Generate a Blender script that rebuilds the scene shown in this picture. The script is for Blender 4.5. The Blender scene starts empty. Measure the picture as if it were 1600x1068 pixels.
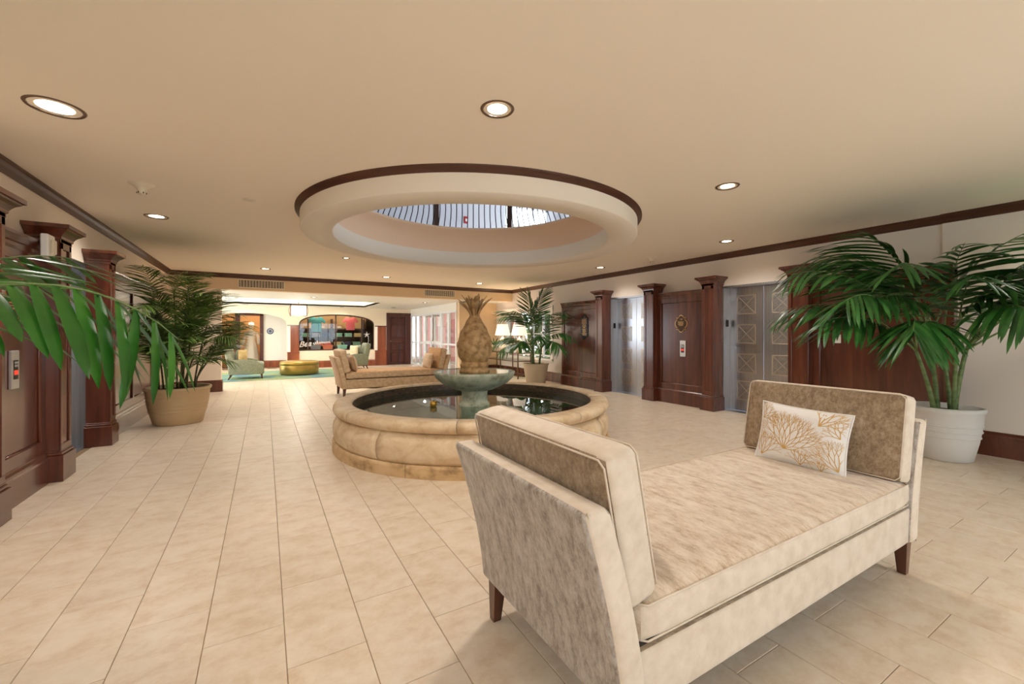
import bpy, bmesh, math, random
from mathutils import Vector, Matrix, Euler
random.seed(7)
PI = math.pi
S = bpy.context.scene
COL = S.collection

# ------------------------------------------------------------------ camera
A0 = math.atan(386 / 660)
cam_d = bpy.data.cameras.new('camera')
cam_d.sensor_width = 36.0
cam_d.lens = 660 / 1600 * 36
cam_d.shift_y = -13.5 / 1600
cam_d.clip_start = 0.03
cam = bpy.data.objects.new('camera', cam_d)
cam.location = (0, 0, 1.335)
cam.rotation_euler = (PI / 2, 0, -A0)
COL.objects.link(cam)
S.camera = cam
FW = Vector((math.sin(A0), math.cos(A0), 0)); RT = Vector((math.cos(A0), -math.sin(A0), 0))

# ------------------------------------------------------------------ world, exposure
W = bpy.data.worlds.new('world'); S.world = W
W.use_nodes = True
bgn = W.node_tree.nodes['Background']
bgn.inputs[0].default_value = (0.84, 0.92, 1.0, 1)
bgn.inputs[1].default_value = 5.2
S.view_settings.view_transform = 'Standard'
S.view_settings.look = 'None'
S.view_settings.exposure = 0.22
S.view_settings.gamma = 1.0
S.view_settings.use_curve_mapping = False
S.cycles.use_denoising = True
S.cycles.max_bounces = 12
S.cycles.diffuse_bounces = 6
S.cycles.sample_clamp_indirect = 8
SPOT_W = 80.0         # each recessed downlight
WARM = (1.0, 0.94, 0.87)

# ------------------------------------------------------------------ materials
def lin(r, g, b):
    f = lambda c: ((c / 255) / 12.92) if c / 255 <= 0.04045 else (((c / 255) + 0.055) / 1.055) ** 2.4
    return (f(r), f(g), f(b), 1)
def newmat(name):
    m = bpy.data.materials.new(name); m.use_nodes = True
    nt = m.node_tree
    return m, nt, nt.nodes['Principled BSDF']
def plain(name, col, rough=0.5, metal=0.0, spec=0.5, bump=0, bscale=40, coat=0, sheen=0, vary=0):
    m, nt, p = newmat(name)
    p.inputs['Base Color'].default_value = col
    p.inputs['Roughness'].default_value = rough
    p.inputs['Metallic'].default_value = metal
    p.inputs['Specular IOR Level'].default_value = spec
    p.inputs['Coat Weight'].default_value = coat
    p.inputs['Sheen Weight'].default_value = sheen
    if bump or vary:
        tc = nt.nodes.new('ShaderNodeTexCoord'); n = nt.nodes.new('ShaderNodeTexNoise')
        n.inputs['Scale'].default_value = bscale; n.inputs['Detail'].default_value = 5
        nt.links.new(tc.outputs['Object'], n.inputs['Vector'])
        if bump:
            b = nt.nodes.new('ShaderNodeBump'); b.inputs['Strength'].default_value = bump; b.inputs['Distance'].default_value = 0.01
            nt.links.new(n.outputs['Fac'], b.inputs['Height']); nt.links.new(b.outputs['Normal'], p.inputs['Normal'])
        if vary:
            r = nt.nodes.new('ShaderNodeValToRGB')
            c = Vector(col[:3])
            r.color_ramp.elements[0].position = 0.3; r.color_ramp.elements[1].position = 0.7
            r.color_ramp.elements[0].color = (*(c * (1 - vary)), 1); r.color_ramp.elements[1].color = (*(c * (1 + vary * 0.6)), 1)
            nt.links.new(n.outputs['Fac'], r.inputs[0]); nt.links.new(r.outputs[0], p.inputs['Base Color'])
    return m
def noisy(name, cols, scale=(8, 8, 8), detail=6, rough=0.5, lo=0.35, hi=0.65, bump=0, sheen=0, coat=0, distort=0, coord='Object', rnd=0, spec=0.5, nrough=0.6):
    """two- or three-colour noise on stretched coordinates"""
    m, nt, p = newmat(name)
    tc = nt.nodes.new('ShaderNodeTexCoord'); mp = nt.nodes.new('ShaderNodeMapping'); n = nt.nodes.new('ShaderNodeTexNoise')
    mp.inputs['Scale'].default_value = scale
    n.inputs['Scale'].default_value = 1; n.inputs['Detail'].default_value = detail; n.inputs['Roughness'].default_value = nrough
    n.inputs['Distortion'].default_value = distort
    nt.links.new(tc.outputs[coord], mp.inputs[0])
    if rnd:
        oi = nt.nodes.new('ShaderNodeObjectInfo'); ge = nt.nodes.new('ShaderNodeNewGeometry')
        ad = nt.nodes.new('ShaderNodeMath'); ad.operation = 'ADD'
        nt.links.new(oi.outputs['Random'], ad.inputs[0]); nt.links.new(ge.outputs['Random Per Island'], ad.inputs[1])
        fr = nt.nodes.new('ShaderNodeMath'); fr.operation = 'FRACT'; nt.links.new(ad.outputs[0], fr.inputs[0])
        ml = nt.nodes.new('ShaderNodeMath'); ml.operation = 'MULTIPLY'; ml.inputs[1].default_value = 37.0
        nt.links.new(fr.outputs[0], ml.inputs[0])
        va = nt.nodes.new('ShaderNodeVectorMath'); va.operation = 'ADD'
        nt.links.new(mp.outputs[0], va.inputs[0]); nt.links.new(ml.outputs[0], va.inputs[1])
        nt.links.new(va.outputs[0], n.inputs['Vector'])
    else:
        nt.links.new(mp.outputs[0], n.inputs['Vector'])
    r = nt.nodes.new('ShaderNodeValToRGB'); cr = r.color_ramp
    cr.elements[0].position = lo; cr.elements[0].color = cols[0]
    cr.elements[1].position = hi; cr.elements[1].color = cols[-1]
    if len(cols) == 3:
        e = cr.elements.new((lo + hi) / 2); e.color = cols[1]
    nt.links.new(n.outputs['Fac'], r.inputs[0])
    if rnd:
        hs = nt.nodes.new('ShaderNodeHueSaturation')
        mr = nt.nodes.new('ShaderNodeMapRange'); mr.inputs[3].default_value = 1 - rnd; mr.inputs[4].default_value = 1 + rnd
        nt.links.new(fr.outputs[0], mr.inputs[0]); nt.links.new(mr.outputs[0], hs.inputs['Value'])
        nt.links.new(r.outputs[0], hs.inputs['Color']); nt.links.new(hs.outputs[0], p.inputs['Base Color'])
    else:
        nt.links.new(r.outputs[0], p.inputs['Base Color'])
    p.inputs['Roughness'].default_value = rough
    p.inputs['Sheen Weight'].default_value = sheen
    p.inputs['Coat Weight'].default_value = coat
    p.inputs['Coat Roughness'].default_value = 0.15
    p.inputs['Specular IOR Level'].default_value = spec
    if bump:
        b = nt.nodes.new('ShaderNodeBump'); b.inputs['Strength'].default_value = bump; b.inputs['Distance'].default_value = 0.01
        nt.links.new(n.outputs['Fac'], b.inputs['Height']); nt.links.new(b.outputs['Normal'], p.inputs['Normal'])
    return m
def emit(name, col, st):
    m, nt, p = newmat(name)
    p.inputs['Base Color'].default_value = col
    p.inputs['Emission Color'].default_value = col; p.inputs['Emission Strength'].default_value = st
    return m
def glassy(name, tint, rough=0.0, ior=1.45, bump=0):
    m = bpy.data.materials.new(name); m.use_nodes = True; nt = m.node_tree; nt.nodes.clear()
    o = nt.nodes.new('ShaderNodeOutputMaterial'); mx = nt.nodes.new('ShaderNodeMixShader'); fr = nt.nodes.new('ShaderNodeFresnel')
    t = nt.nodes.new('ShaderNodeBsdfTransparent'); g = nt.nodes.new('ShaderNodeBsdfGlossy')
    ge = nt.nodes.new('ShaderNodeNewGeometry'); mr = nt.nodes.new('ShaderNodeMapRange'); mr.inputs[3].default_value = ior; mr.inputs[4].default_value = 1 / ior
    nt.links.new(ge.outputs['Backfacing'], mr.inputs[0]); nt.links.new(mr.outputs[0], fr.inputs[0])
    t.inputs[0].default_value = tint; g.inputs['Roughness'].default_value = rough
    nt.links.new(fr.outputs[0], mx.inputs[0]); nt.links.new(t.outputs[0], mx.inputs[1]); nt.links.new(g.outputs[0], mx.inputs[2])
    nt.links.new(mx.outputs[0], o.inputs[0])
    if bump:
        n = nt.nodes.new('ShaderNodeTexNoise'); n.inputs['Scale'].default_value = 9; b = nt.nodes.new('ShaderNodeBump')
        b.inputs['Strength'].default_value = bump; b.inputs['Distance'].default_value = 0.01
        tc = nt.nodes.new('ShaderNodeTexCoord'); nt.links.new(tc.outputs['Object'], n.inputs['Vector'])
        nt.links.new(n.outputs['Fac'], b.inputs['Height'])
        nt.links.new(b.outputs[0], g.inputs['Normal']); nt.links.new(b.outputs[0], fr.inputs['Normal'])
    return m
def brickmat(name, c1, c2, mortar, scale, bw=0.5, rh=0.25, rough=0.4):
    m, nt, p = newmat(name)
    tc = nt.nodes.new('ShaderNodeTexCoord'); b = nt.nodes.new('ShaderNodeTexBrick')
    b.inputs['Color1'].default_value = c1; b.inputs['Color2'].default_value = c2; b.inputs['Mortar'].default_value = mortar
    b.inputs['Scale'].default_value = scale; b.inputs['Brick Width'].default_value = bw; b.inputs['Row Height'].default_value = rh
    b.inputs['Mortar Size'].default_value = 0.015; b.offset = 0
    nt.links.new(tc.outputs['UV'], b.inputs['Vector']); nt.links.new(b.outputs['Color'], p.inputs['Base Color'])
    p.inputs['Roughness'].default_value = rough
    return m

M = {}
M['paint'] = plain('wall_paint', lin(238, 224, 204), 0.75, bump=0.03, bscale=300)
M['paintright'] = plain('pale_wall_paint', lin(226, 216, 206), 0.75, bump=0.03, bscale=300)
M['ceil'] = plain('ceiling_paint', lin(244, 232, 214), 0.85)
M['soffit'] = plain('soffit_paint', lin(226, 200, 164), 0.8)
M['white'] = plain('white_paint', lin(240, 236, 226), 0.6)
M['drum'] = plain('drum_paint', lin(236, 226, 210), 0.8)
M['peach'] = plain('peach_well', lin(240, 206, 172), 0.8)  # well wall above the ceiling coloured peach, drum below off-white
M['cream'] = plain('cream_paint', lin(240, 226, 202), 0.7)
M['tile'] = noisy('floor_tile_stone', [lin(206, 184, 158), lin(217, 200, 178), lin(224, 210, 191)], (7, 9, 7), 12, 0.36, 0.33, 0.62, bump=0.02, rnd=0.03, spec=0.45, distort=0.15, nrough=0.7)
M['grout'] = plain('grout', lin(150, 126, 98), 0.9)
M['wood'] = noisy('mahogany', [lin(70, 33, 22), lin(92, 46, 31), lin(114, 62, 42)], (9, 9, 0.7), 6, 0.27, 0.28, 0.72, coat=0.6, distort=0.5)
M['woodlight'] = noisy('cherry_wood', [lin(110, 52, 28), lin(140, 72, 42), lin(160, 86, 52)], (8, 8, 0.8), 5, 0.35, 0.3, 0.7, coat=0.2)
M['crown'] = noisy('crown_wood', [lin(66, 36, 22), lin(92, 54, 36)], (2, 2, 20), 4, 0.4, 0.3, 0.7)
M['legwood'] = noisy('leg_wood', [lin(66, 34, 20), lin(104, 58, 34)], (20, 20, 3), 4, 0.35, 0.3, 0.7, coat=0.3)
M['doorwood'] = noisy('door_wood', [lin(60, 24, 18), lin(96, 44, 32)], (9, 9, 1), 5, 0.35, 0.3, 0.7, coat=0.2)
M['velvet'] = noisy('taupe_velvet', [lin(124, 106, 92), lin(170, 160, 151), lin(194, 187, 181)], (16, 26, 11), 14, 0.8, 0.40, 0.60, bump=0.10, sheen=0.35, nrough=0.84)
M['velvet_seat'] = noisy('taupe_velvet_seat', [lin(160, 130, 94), lin(200, 179, 154), lin(216, 200, 180)], (20, 7, 14), 14, 0.8, 0.38, 0.58, bump=0.10, sheen=0.35, nrough=0.84)
M['velvet_dark'] = noisy('taupe_velvet_cushion', [lin(116, 94, 70), lin(152, 130, 104), lin(182, 163, 138)], (20, 34, 24), 14, 0.8, 0.38, 0.62, bump=0.10, sheen=0.35, nrough=0.84)
M['velvet_lit'] = noisy('taupe_velvet_lit_faces', [lin(202, 185, 163), lin(220, 205, 187)], (14, 14, 14), 8, 0.8, 0.3, 0.62, bump=0.06, sheen=0.3)  # same velvet made paler: daylight on the front painted into the colour
M['tan'] = noisy('warm_lit_velvet', [lin(168, 122, 66), lin(196, 150, 92)], (14, 14, 20), 7, 0.8, 0.35, 0.65, bump=0.08, sheen=0.25)  # far daybed velvet, its warm lighting put into the colour
M['tanlight'] = noisy('pillow_and_lit_face_velvet', [lin(186, 158, 122), lin(214, 190, 156)], (14, 14, 20), 7, 0.8, 0.35, 0.65, bump=0.08, sheen=0.25)  # pillow cloth, and far daybed faces with light painted into the colour
M['underside'] = plain('black_dust_cover', lin(40, 34, 28), 0.9)
M['pillow'] = plain('pillow_linen', lin(232, 230, 228), 0.85, bump=0.05, bscale=400)
M['coral'] = plain('coral_print', lin(206, 164, 96), 0.85)
M['stone'] = noisy('travertine', [lin(190, 158, 120), lin(216, 190, 154), lin(230, 210, 180)], (5, 5, 7), 9, 0.6, 0.28, 0.66, bump=0.15, distort=0.4)
M['stonebase'] = noisy('weathered_travertine', [lin(150, 120, 84), lin(200, 168, 124), lin(214, 184, 142)], (6, 6, 9), 9, 0.65, 0.3, 0.62, bump=0.15)
M['verdigris'] = noisy('verdigris_stone', [lin(134, 132, 106), lin(182, 190, 166), lin(208, 211, 190)], (9, 9, 9), 9, 0.6, 0.3, 0.66, bump=0.35)
M['pine'] = noisy('weathered_tan_stone', [lin(134, 98, 58), lin(184, 146, 98), lin(206, 170, 122)], (14, 14, 14), 9, 0.7, 0.3, 0.66, bump=0.4)
M['mosaic'] = brickmat('dark_mosaic', lin(128, 96, 64), lin(40, 30, 24), lin(84, 70, 54), 1.0, 0.07, 0.045)
M['poolfloor'] = noisy('pool_floor', [lin(58, 66, 60), lin(98, 104, 94)], (30, 30, 30), 4, 0.5)
M['water'] = glassy('water', (0.62, 0.74, 0.70, 1), 0.0, 1.38, bump=0.015)
M['glass'] = glassy('window_glass', (0.95, 0.97, 0.97, 1), 0.0, 1.45)
M['tableglass'] = glassy('table_glass', (0.85, 0.92, 0.90, 1), 0.02, 1.5)
M['steel'] = noisy('brushed_steel', [lin(182, 186, 194), lin(206, 210, 218)], (60, 60, 0.6), 3, 0.29, 0.3, 0.7)
M['steel'].node_tree.nodes['Principled BSDF'].inputs['Metallic'].default_value = 1.0
M['etch'] = plain('etched_steel', lin(214, 206, 194), 0.45, 1.0)
M['etchdark'] = plain('etched_recess_steel', lin(180, 182, 186), 0.34, 1.0)
M['silver'] = plain('satin_silver', lin(205, 203, 200), 0.35, 0.7)
M['black'] = plain('black_plastic', lin(18, 18, 20), 0.3)
M['red'] = emit('red_display', lin(220, 60, 40), 0.7)
M['plaque'] = plain('bronze_plaque', lin(70, 44, 26), 0.4, 0.3)
M['plaquedark'] = plain('dark_plaque', lin(40, 36, 40), 0.4, 0.3)
M['gold'] = plain('gold_trim', lin(206, 164, 108), 0.35, 0.8)
M['goldleather'] = plain('gold_leather', lin(184, 152, 80), 0.34, 0.75, bump=0.05, bscale=60)
M['ivory'] = plain('ivory_plastic', lin(226, 214, 190), 0.5)
M['whiteplastic'] = plain('white_plastic', lin(240, 238, 232), 0.4)
M['lens'] = emit('lamp_lens', (1.0, 0.93, 0.82, 1), 7.0)
M['reflector'] = plain('lamp_reflector', lin(230, 228, 225), 0.15, 1.0)
M['canring'] = plain('downlight_ring', lin(112, 88, 70), 0.4, 0.4)
M['cove'] = emit('cove_strip', (1.0, 0.95, 0.86, 1), 12.0)
M['lantern'] = emit('lantern_glass', (1.0, 0.96, 0.88, 1), 3.0)
M['shade'] = emit('lamp_shade_linen', (1.0, 0.88, 0.72, 1), 0.62)
M['ceramic'] = plain('white_ceramic', lin(238, 226, 208), 0.15)
M['bronze'] = plain('bronze_metal', lin(112, 84, 62), 0.35, 0.8)
M['iron'] = plain('black_iron', lin(26, 24, 26), 0.5, 0.4)
M['alum'] = plain('white_aluminium', lin(236, 238, 240), 0.4)
M['leaf'] = noisy('palm_leaf', [lin(26, 66, 24), lin(44, 98, 38), lin(80, 130, 58)], (3, 3, 3), 4, 0.38, 0.3, 0.72, rnd=0.22)
M['leafb'] = noisy('bright_palm_leaf', [lin(30, 84, 18), lin(52, 120, 30), lin(92, 150, 52)], (3, 3, 3), 4, 0.36, 0.3, 0.72, rnd=0.2)
M['leafn'] = noisy('glossy_palm_leaf', [lin(24, 70, 16), lin(40, 98, 24), lin(70, 124, 38)], (3, 3, 3), 4, 0.36, 0.3, 0.72, rnd=0.25)
M['leafbam'] = noisy('bamboo_palm_leaf', [lin(54, 80, 30), lin(90, 120, 52), lin(140, 160, 84)], (4, 4, 4), 4, 0.45, 0.3, 0.72, rnd=0.3)
M['cane'] = noisy('palm_cane', [lin(74, 96, 48), lin(120, 140, 84)], (8, 8, 20), 4, 0.5)
M['canedark'] = noisy('bamboo_cane', [lin(46, 54, 26), lin(92, 96, 50)], (8, 8, 20), 4, 0.5)
M['soil'] = plain('potting_soil', lin(70, 54, 40), 0.95, bump=0.8, bscale=60)
M['potbeige'] = plain('beige_pot', lin(204, 176, 136), 0.6, bump=0.06, bscale=60)
M['potwhite'] = plain('white_pot', lin(214, 212, 208), 0.65, bump=0.15, bscale=60)
M['potcream'] = plain('cream_pot', lin(216, 198, 168), 0.6)
M['sage'] = noisy('sage_fabric', [lin(120, 124, 102), lin(146, 149, 124)], (30, 30, 30), 5, 0.85, 0.35, 0.65, sheen=0.2)
M['sagepale'] = noisy('pale_sage_fabric', [lin(148, 156, 136), lin(176, 182, 162)], (30, 30, 30), 5, 0.85)
M['creamfab'] = noisy('cream_pattern_fabric', [lin(214, 196, 150), lin(232, 222, 190)], (14, 14, 14), 4, 0.85)
M['goldfab'] = noisy('pale_gold_fabric', [lin(206, 176, 112), lin(226, 204, 152)], (14, 14, 14), 4, 0.85)
M['rug'] = noisy('blue_green_rug', [lin(84, 122, 146), lin(112, 148, 132), lin(152, 164, 112)], (1.1, 1.1, 1), 7, 0.95, 0.34, 0.62, bump=0.2)
M['mat'] = plain('navy_mat', lin(64, 64, 78), 0.95, bump=0.3, bscale=200)
M['terracotta'] = plain('terracotta_render', lin(168, 106, 94), 0.85)
M['paving'] = plain('outdoor_paving', lin(170, 160, 146), 0.9)
M['shopwall'] = noisy('shop_wood', [lin(58, 36, 26), lin(84, 54, 40)], (6, 6, 1), 4, 0.6)
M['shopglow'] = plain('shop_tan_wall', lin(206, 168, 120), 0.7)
M['teal'] = plain('teal_cotton', lin(60, 140, 146), 0.85)
M['pink'] = plain('pink_cotton', lin(232, 110, 116), 0.85)
M['straw'] = plain('straw', lin(222, 190, 136), 0.85, bump=0.4, bscale=120)
M['navy'] = plain('navy_cotton', lin(52, 50, 92), 0.85)
M['mint'] = plain('mint_cotton', lin(150, 200, 178), 0.85)
M['greyfab'] = plain('grey_cotton', lin(150, 150, 156), 0.85)
M['dress'] = plain('white_linen_dress', lin(226, 216, 198), 0.85)
M['coralcol'] = plain('coral_cotton', lin(226, 126, 96), 0.85)
M['lettering'] = plain('white_vinyl', lin(236, 226, 220), 0.6)
M['blueplaque'] = plain('blue_plate', lin(70, 90, 120), 0.4)
M['spark'] = emit('shop_spot', (1.0, 0.8, 0.6, 1), 12.0)
M['railwood'] = plain('dark_handrail', lin(74, 46, 34), 0.4)
M['upwhite'] = plain('upper_paint', lin(214, 214, 218), 0.7)
M['redplastic'] = plain('red_plastic', lin(190, 40, 36), 0.4)
M['duct'] = plain('vent_dark', lin(36, 28, 22), 0.9)
M['poollight'] = emit('pool_lamp', (1, 1, 0.95, 1), 14.0)
M['duckgold'] = plain('brass_coin', lin(214, 170, 70), 0.3, 0.6)

# ------------------------------------------------------------------ mesh helpers
class MB:
    def __init__(s): s.v = []; s.f = []; s.sm = []
    def add(s, vs, fs, smooth=False, mat=None):
        o = len(s.v)
        s.v += [tuple((mat @ Vector(v))) if mat else tuple(v) for v in vs]
        s.f += [tuple(i + o for i in f) for f in fs]; s.sm += [smooth] * len(fs)
        return s
    def box(s, x0, x1, y0, y1, z0, z1, mat=None):
        x0, x1 = sorted((x0, x1)); y0, y1 = sorted((y0, y1)); z0, z1 = sorted((z0, z1))
        vs = [(x, y, z) for x in (x0, x1) for y in (y0, y1) for z in (z0, z1)]
        return s.add(vs, [(0, 1, 3, 2), (4, 6, 7, 5), (0, 4, 5, 1), (2, 3, 7, 6), (0, 2, 6, 4), (1, 5, 7, 3)], False, mat)
    def cbox(s, x0, x1, y0, y1, z0, z1, b=0.004, seg=1, mat=None):
        bm = bmesh.new(); bmesh.ops.create_cube(bm, size=1)
        for v in bm.verts:
            v.co = Vector(((x0 + x1) / 2 + v.co.x * abs(x1 - x0), (y0 + y1) / 2 + v.co.y * abs(y1 - y0), (z0 + z1) / 2 + v.co.z * abs(z1 - z0)))
        bmesh.ops.bevel(bm, geom=bm.edges[:], offset=b, segments=seg, affect='EDGES', profile=0.5)
        return s.bm(bm, seg > 1, mat)
    def bm(s, bm, smooth=False, mat=None):
        bm.verts.index_update()
        s.add([v.co.copy() for v in bm.verts], [tuple(v.index for v in f.verts) for f in bm.faces], smooth, mat)
        bm.free(); return s
    def prism(s, poly, a0, a1, fn, bevel=0, seg=2, smooth=False):
        """2-D polygon (p, q) extruded from a0 to a1; fn(p, q, a) -> xyz"""
        bm = bmesh.new()
        v0 = [bm.verts.new(fn(p, q, a0)) for p, q in poly]; v1 = [bm.verts.new(fn(p, q, a1)) for p, q in poly]
        n = len(poly)
        bm.faces.new(v0); bm.faces.new(v1[::-1])
        for i in range(n): bm.faces.new((v0[i], v1[i], v1[(i + 1) % n], v0[(i + 1) % n]))
        bmesh.ops.recalc_face_normals(bm, faces=bm.faces[:])
        if bevel:
            bm.edges.ensure_lookup_table()
            es = [e for e in bm.edges if len(e.link_faces) == 2 and e.calc_face_angle(0) > 0.6]
            bmesh.ops.bevel(bm, geom=es, offset=bevel, segments=seg, affect='EDGES', profile=0.5)
        return s.bm(bm, smooth)
    def lathe(s, prof, n=48, c=(0, 0), a0=0, a1=2 * PI, smooth=True, rmod=None):
        full = abs(a1 - a0) > 2 * PI - 1e-6; m = n if full else n + 1; vs = []; fs = []
        for i in range(m):
            a = a0 + (a1 - a0) * i / n
            for r, z in prof:
                k = rmod(a, z) if rmod else 1
                vs.append((c[0] + r * k * math.cos(a), c[1] + r * k * math.sin(a), z))
        P = len(prof)
        for i in range(n):
            j = (i + 1) % m
            for k in range(P - 1): fs.append((i * P + k, j * P + k, j * P + k + 1, i * P + k + 1))
        return s.add(vs, fs, smooth)
    def arc(s, prof, a0, a1, n=8, c=(0, 0), smooth=False):
        """closed profile swept round an arc, capped"""
        P = len(prof); vs = []; fs = []
        for i in range(n + 1):
            a = a0 + (a1 - a0) * i / n
            for r, z in prof: vs.append((c[0] + r * math.cos(a), c[1] + r * math.sin(a), z))
        for i in range(n):
            for k in range(P):
                k2 = (k + 1) % P; fs.append((i * P + k, (i + 1) * P + k, (i + 1) * P + k2, i * P + k2))
        s.add(vs, fs, smooth)
        o = len(s.v) - len(vs)
        if abs(a1 - a0) < 2 * PI - 1e-6:
            s.f += [tuple(o + k for k in range(P)), tuple(o + n * P + k for k in range(P - 1, -1, -1))]; s.sm += [False, False]
        return s
    def tube(s, pts, r, n=8, closed=False, caps=True):
        pts = [Vector(p) for p in pts]; N = len(pts); vs = []; fs = []
        rr = r if isinstance(r, (list, tuple)) else [r] * N
        up = None
        for i, p in enumerate(pts):
            if closed: d = pts[(i + 1) % N] - pts[i - 1]
            else: d = pts[min(i + 1, N - 1)] - pts[max(i - 1, 0)]
            d.normalize()
            if up is None:
                up = Vector((0, 0, 1)) if abs(d.z) < 0.9 else Vector((1, 0, 0))
            x = d.cross(up)
            if x.length < 1e-5: x = d.orthogonal()
            x.normalize(); y = x.cross(d); up = y
            for k in range(n):
                a = 2 * PI * k / n; vs.append(p + x * math.cos(a) * rr[i] + y * math.sin(a) * rr[i])
        for i in range(N if closed else N - 1):
            j = (i + 1) % N
            for k in range(n): fs.append((i * n + k, i * n + (k + 1) % n, j * n + (k + 1) % n, j * n + k))
        if caps and not closed: fs += [tuple(range(n - 1, -1, -1)), tuple((N - 1) * n + k for k in range(n))]
        return s.add(vs, fs, True)
    def mesh(s, name):
        me = bpy.data.meshes.new(name); me.from_pydata([tuple(v) for v in s.v], [], s.f)
        me.polygons.foreach_set('use_smooth', s.sm); me.update()
        return me
    def build(s, name, mat, parent=None, loc=None, rot=None, fix=True):
        me = s.mesh(name)
        if fix:
            b = bmesh.new(); b.from_mesh(me); bmesh.ops.recalc_face_normals(b, faces=b.faces[:]); b.to_mesh(me); b.free()
        return put(name, me, mat, parent, loc, rot)
def put(name, me, mat, parent=None, loc=None, rot=None):
    o = bpy.data.objects.new(name, me); COL.objects.link(o)
    if mat is not None and len(me.materials) == 0:
        me.materials.append(M[mat] if isinstance(mat, str) else mat)
    if parent: o.parent = parent
    if loc: o.location = loc
    if rot: o.rotation_euler = rot
    return o
def thing(name, label, cat, loc=(0, 0, 0), rz=0, group=None):
    o = bpy.data.objects.new(name, None); COL.objects.link(o); o.location = loc; o.rotation_euler = (0, 0, rz)
    o.empty_display_size = 0.1
    return tag(o, label, cat, group)
def tag(o, label, cat, group=None):
    o['label'] = label; o['category'] = cat
    if group: o['group'] = group
    return o
def struct(o): o['kind'] = 'structure'; return o
def rbox(hx, hy, hz, r=0.04, cuts=10, puff=(0, 0, 0)):
    """rounded, slightly puffed upholstery block centred on the origin"""
    bm = bmesh.new(); bmesh.ops.create_cube(bm, size=2)
    bmesh.ops.subdivide_edges(bm, edges=bm.edges[:], cuts=cuts, use_grid_fill=True)
    H = Vector((hx, hy, hz))
    for v in bm.verts:
        u = v.co.copy()
        # gather samples towards the edges so that the rounding has points
        w = Vector([math.copysign(abs(c) ** 0.6, c) for c in u])
        p = Vector((w.x * hx, w.y * hy, w.z * hz))
        q = Vector([max(-(H[i] - r), min(H[i] - r, p[i])) for i in range(3)])
        d = p - q
        if d.length > 1e-6: p = q + d.normalized() * r
        for ax in range(3):
            if puff[ax]:
                a, b = [i for i in range(3) if i != ax]
                k = max(0, 1 - w[a] ** 2) * max(0, 1 - w[b] ** 2)
                p[ax] += math.copysign(puff[ax] * math.sqrt(k), w[ax]) * abs(w[ax])
        v.co = p
    m = MB(); m.bm(bm, True); return m
def two_mats(o, m2, test):
    """second material on the faces whose normal passes the test"""
    o.data.materials.append(M[m2])
    for p in o.data.polygons:
        if test(p.normal): p.material_index = 1

# ================================================================== THE SETTING
CZ = 2.72; XR = 6.88; XL = -1.82; YB = -2.6; YS = 11.75; YF = 18.05; FZ = 2.36
CX, CY = 2.372, 5.03          # centre of fountain and of the ring above it

# ---- floor: grout bed and stone tiles
fb = MB().box(-4.2, 7.2, YB - .2, 21.5, -0.12, -0.004); floor = struct(fb.build('floor', 'grout'))
tile_me = MB().cbox(0, 0.3018, 0, 0.6068, -0.02, 0.0, 0.0018).mesh('tile'); tile_me.materials.append(M['tile'])
cand = []
i0 = math.floor((XL - 2.3 - .076) / .3048)
for i in range(i0, 24):
    x = .076 + i * .3048
    if x > XR + .1: break
    ph = 2.205 if i % 2 else 1.90
    for j in range(-9, 30):
        y = ph + j * .6096
        if y < YB - .3 or y > 18.3: continue
        if x < XL - .2 and y < 9.4: continue
        if math.hypot(x + .15 - CX, y + .3 - CY) < 1.15: continue
        p = Vector((x + .15, y + .3, 0)); t = p.dot(FW); r = p.dot(RT)
        inview = t > .25 and abs(r / t) < 1.45 and 1.335 / t * 660 < 760
        cand.append(((1 / t ** 3) if inview else 0, x, y))
cand.sort(key=lambda c: -c[0])
for k, (w, x, y) in enumerate(cand[:300]):
    put('tile', tile_me, None, floor, (x + .0015, y + .0015, 0))
rest = MB()
for w, x, y in cand[300:]:
    rest.box(x + .0015, x + .3033, y + .0015, y + .6083, -.02, 0)
o = rest.build('distant_tiles', 'tile', floor); o['kind'] = 'stuff'

# ---- ceiling with the round opening and its dropped drum
def ring_ceiling(x0, x1, y0, y1, c, r, z0, z1):
    ang = sorted([2 * PI * k / 96 for k in range(96)] + [math.atan2(yy - c[1], xx - c[0]) % (2 * PI) for xx in (x0, x1) for yy in (y0, y1)])
    vi = []; vo = []
    for a in ang:
        dx, dy = math.cos(a), math.sin(a)
        t = min([((x1 if dx > 0 else x0) - c[0]) / dx if abs(dx) > 1e-9 else 1e9, ((y1 if dy > 0 else y0) - c[1]) / dy if abs(dy) > 1e-9 else 1e9])
        vi.append((c[0] + dx * r, c[1] + dy * r)); vo.append((c[0] + dx * t, c[1] + dy * t))
    m = MB(); n = len(ang); vs = [(x, y, z0) for x, y in vi] + [(x, y, z0) for x, y in vo] + [(x, y, z1) for x, y in vi] + [(x, y, z1) for x, y in vo]
    fs = []
    for i in range(n):
        j = (i + 1) % n
        fs += [(i, j, n + j, n + i), (2 * n + i, 3 * n + i, 3 * n + j, 2 * n + j)]
    m.add(vs, fs); return m
RI = 1.71
ceiling = struct(ring_ceiling(XL - .2, XR + .2, YB - .2, YS + .02, (CX, CY), RI + .05, CZ, CZ + .06).build('ceiling', 'ceil', fix=False))
m = MB(); m.lathe([(2.05, CZ + .03), (2.05, 2.515), (2.04, 2.505), (RI + .012, 2.505), (RI, 2.517), (RI, CZ)], 128, (CX, CY))
m.build('drum', 'drum', ceiling, fix=False)
m = MB(); m.lathe([(RI, CZ), (RI, 3.04), (RI - .018, 3.05), (RI - .018, 3.075), (RI - .035, 3.085), (RI - .035, 3.13), (RI + .35, 3.13)], 128, (CX, CY))
m.build('well_wall', 'peach', ceiling, fix=False)
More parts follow.
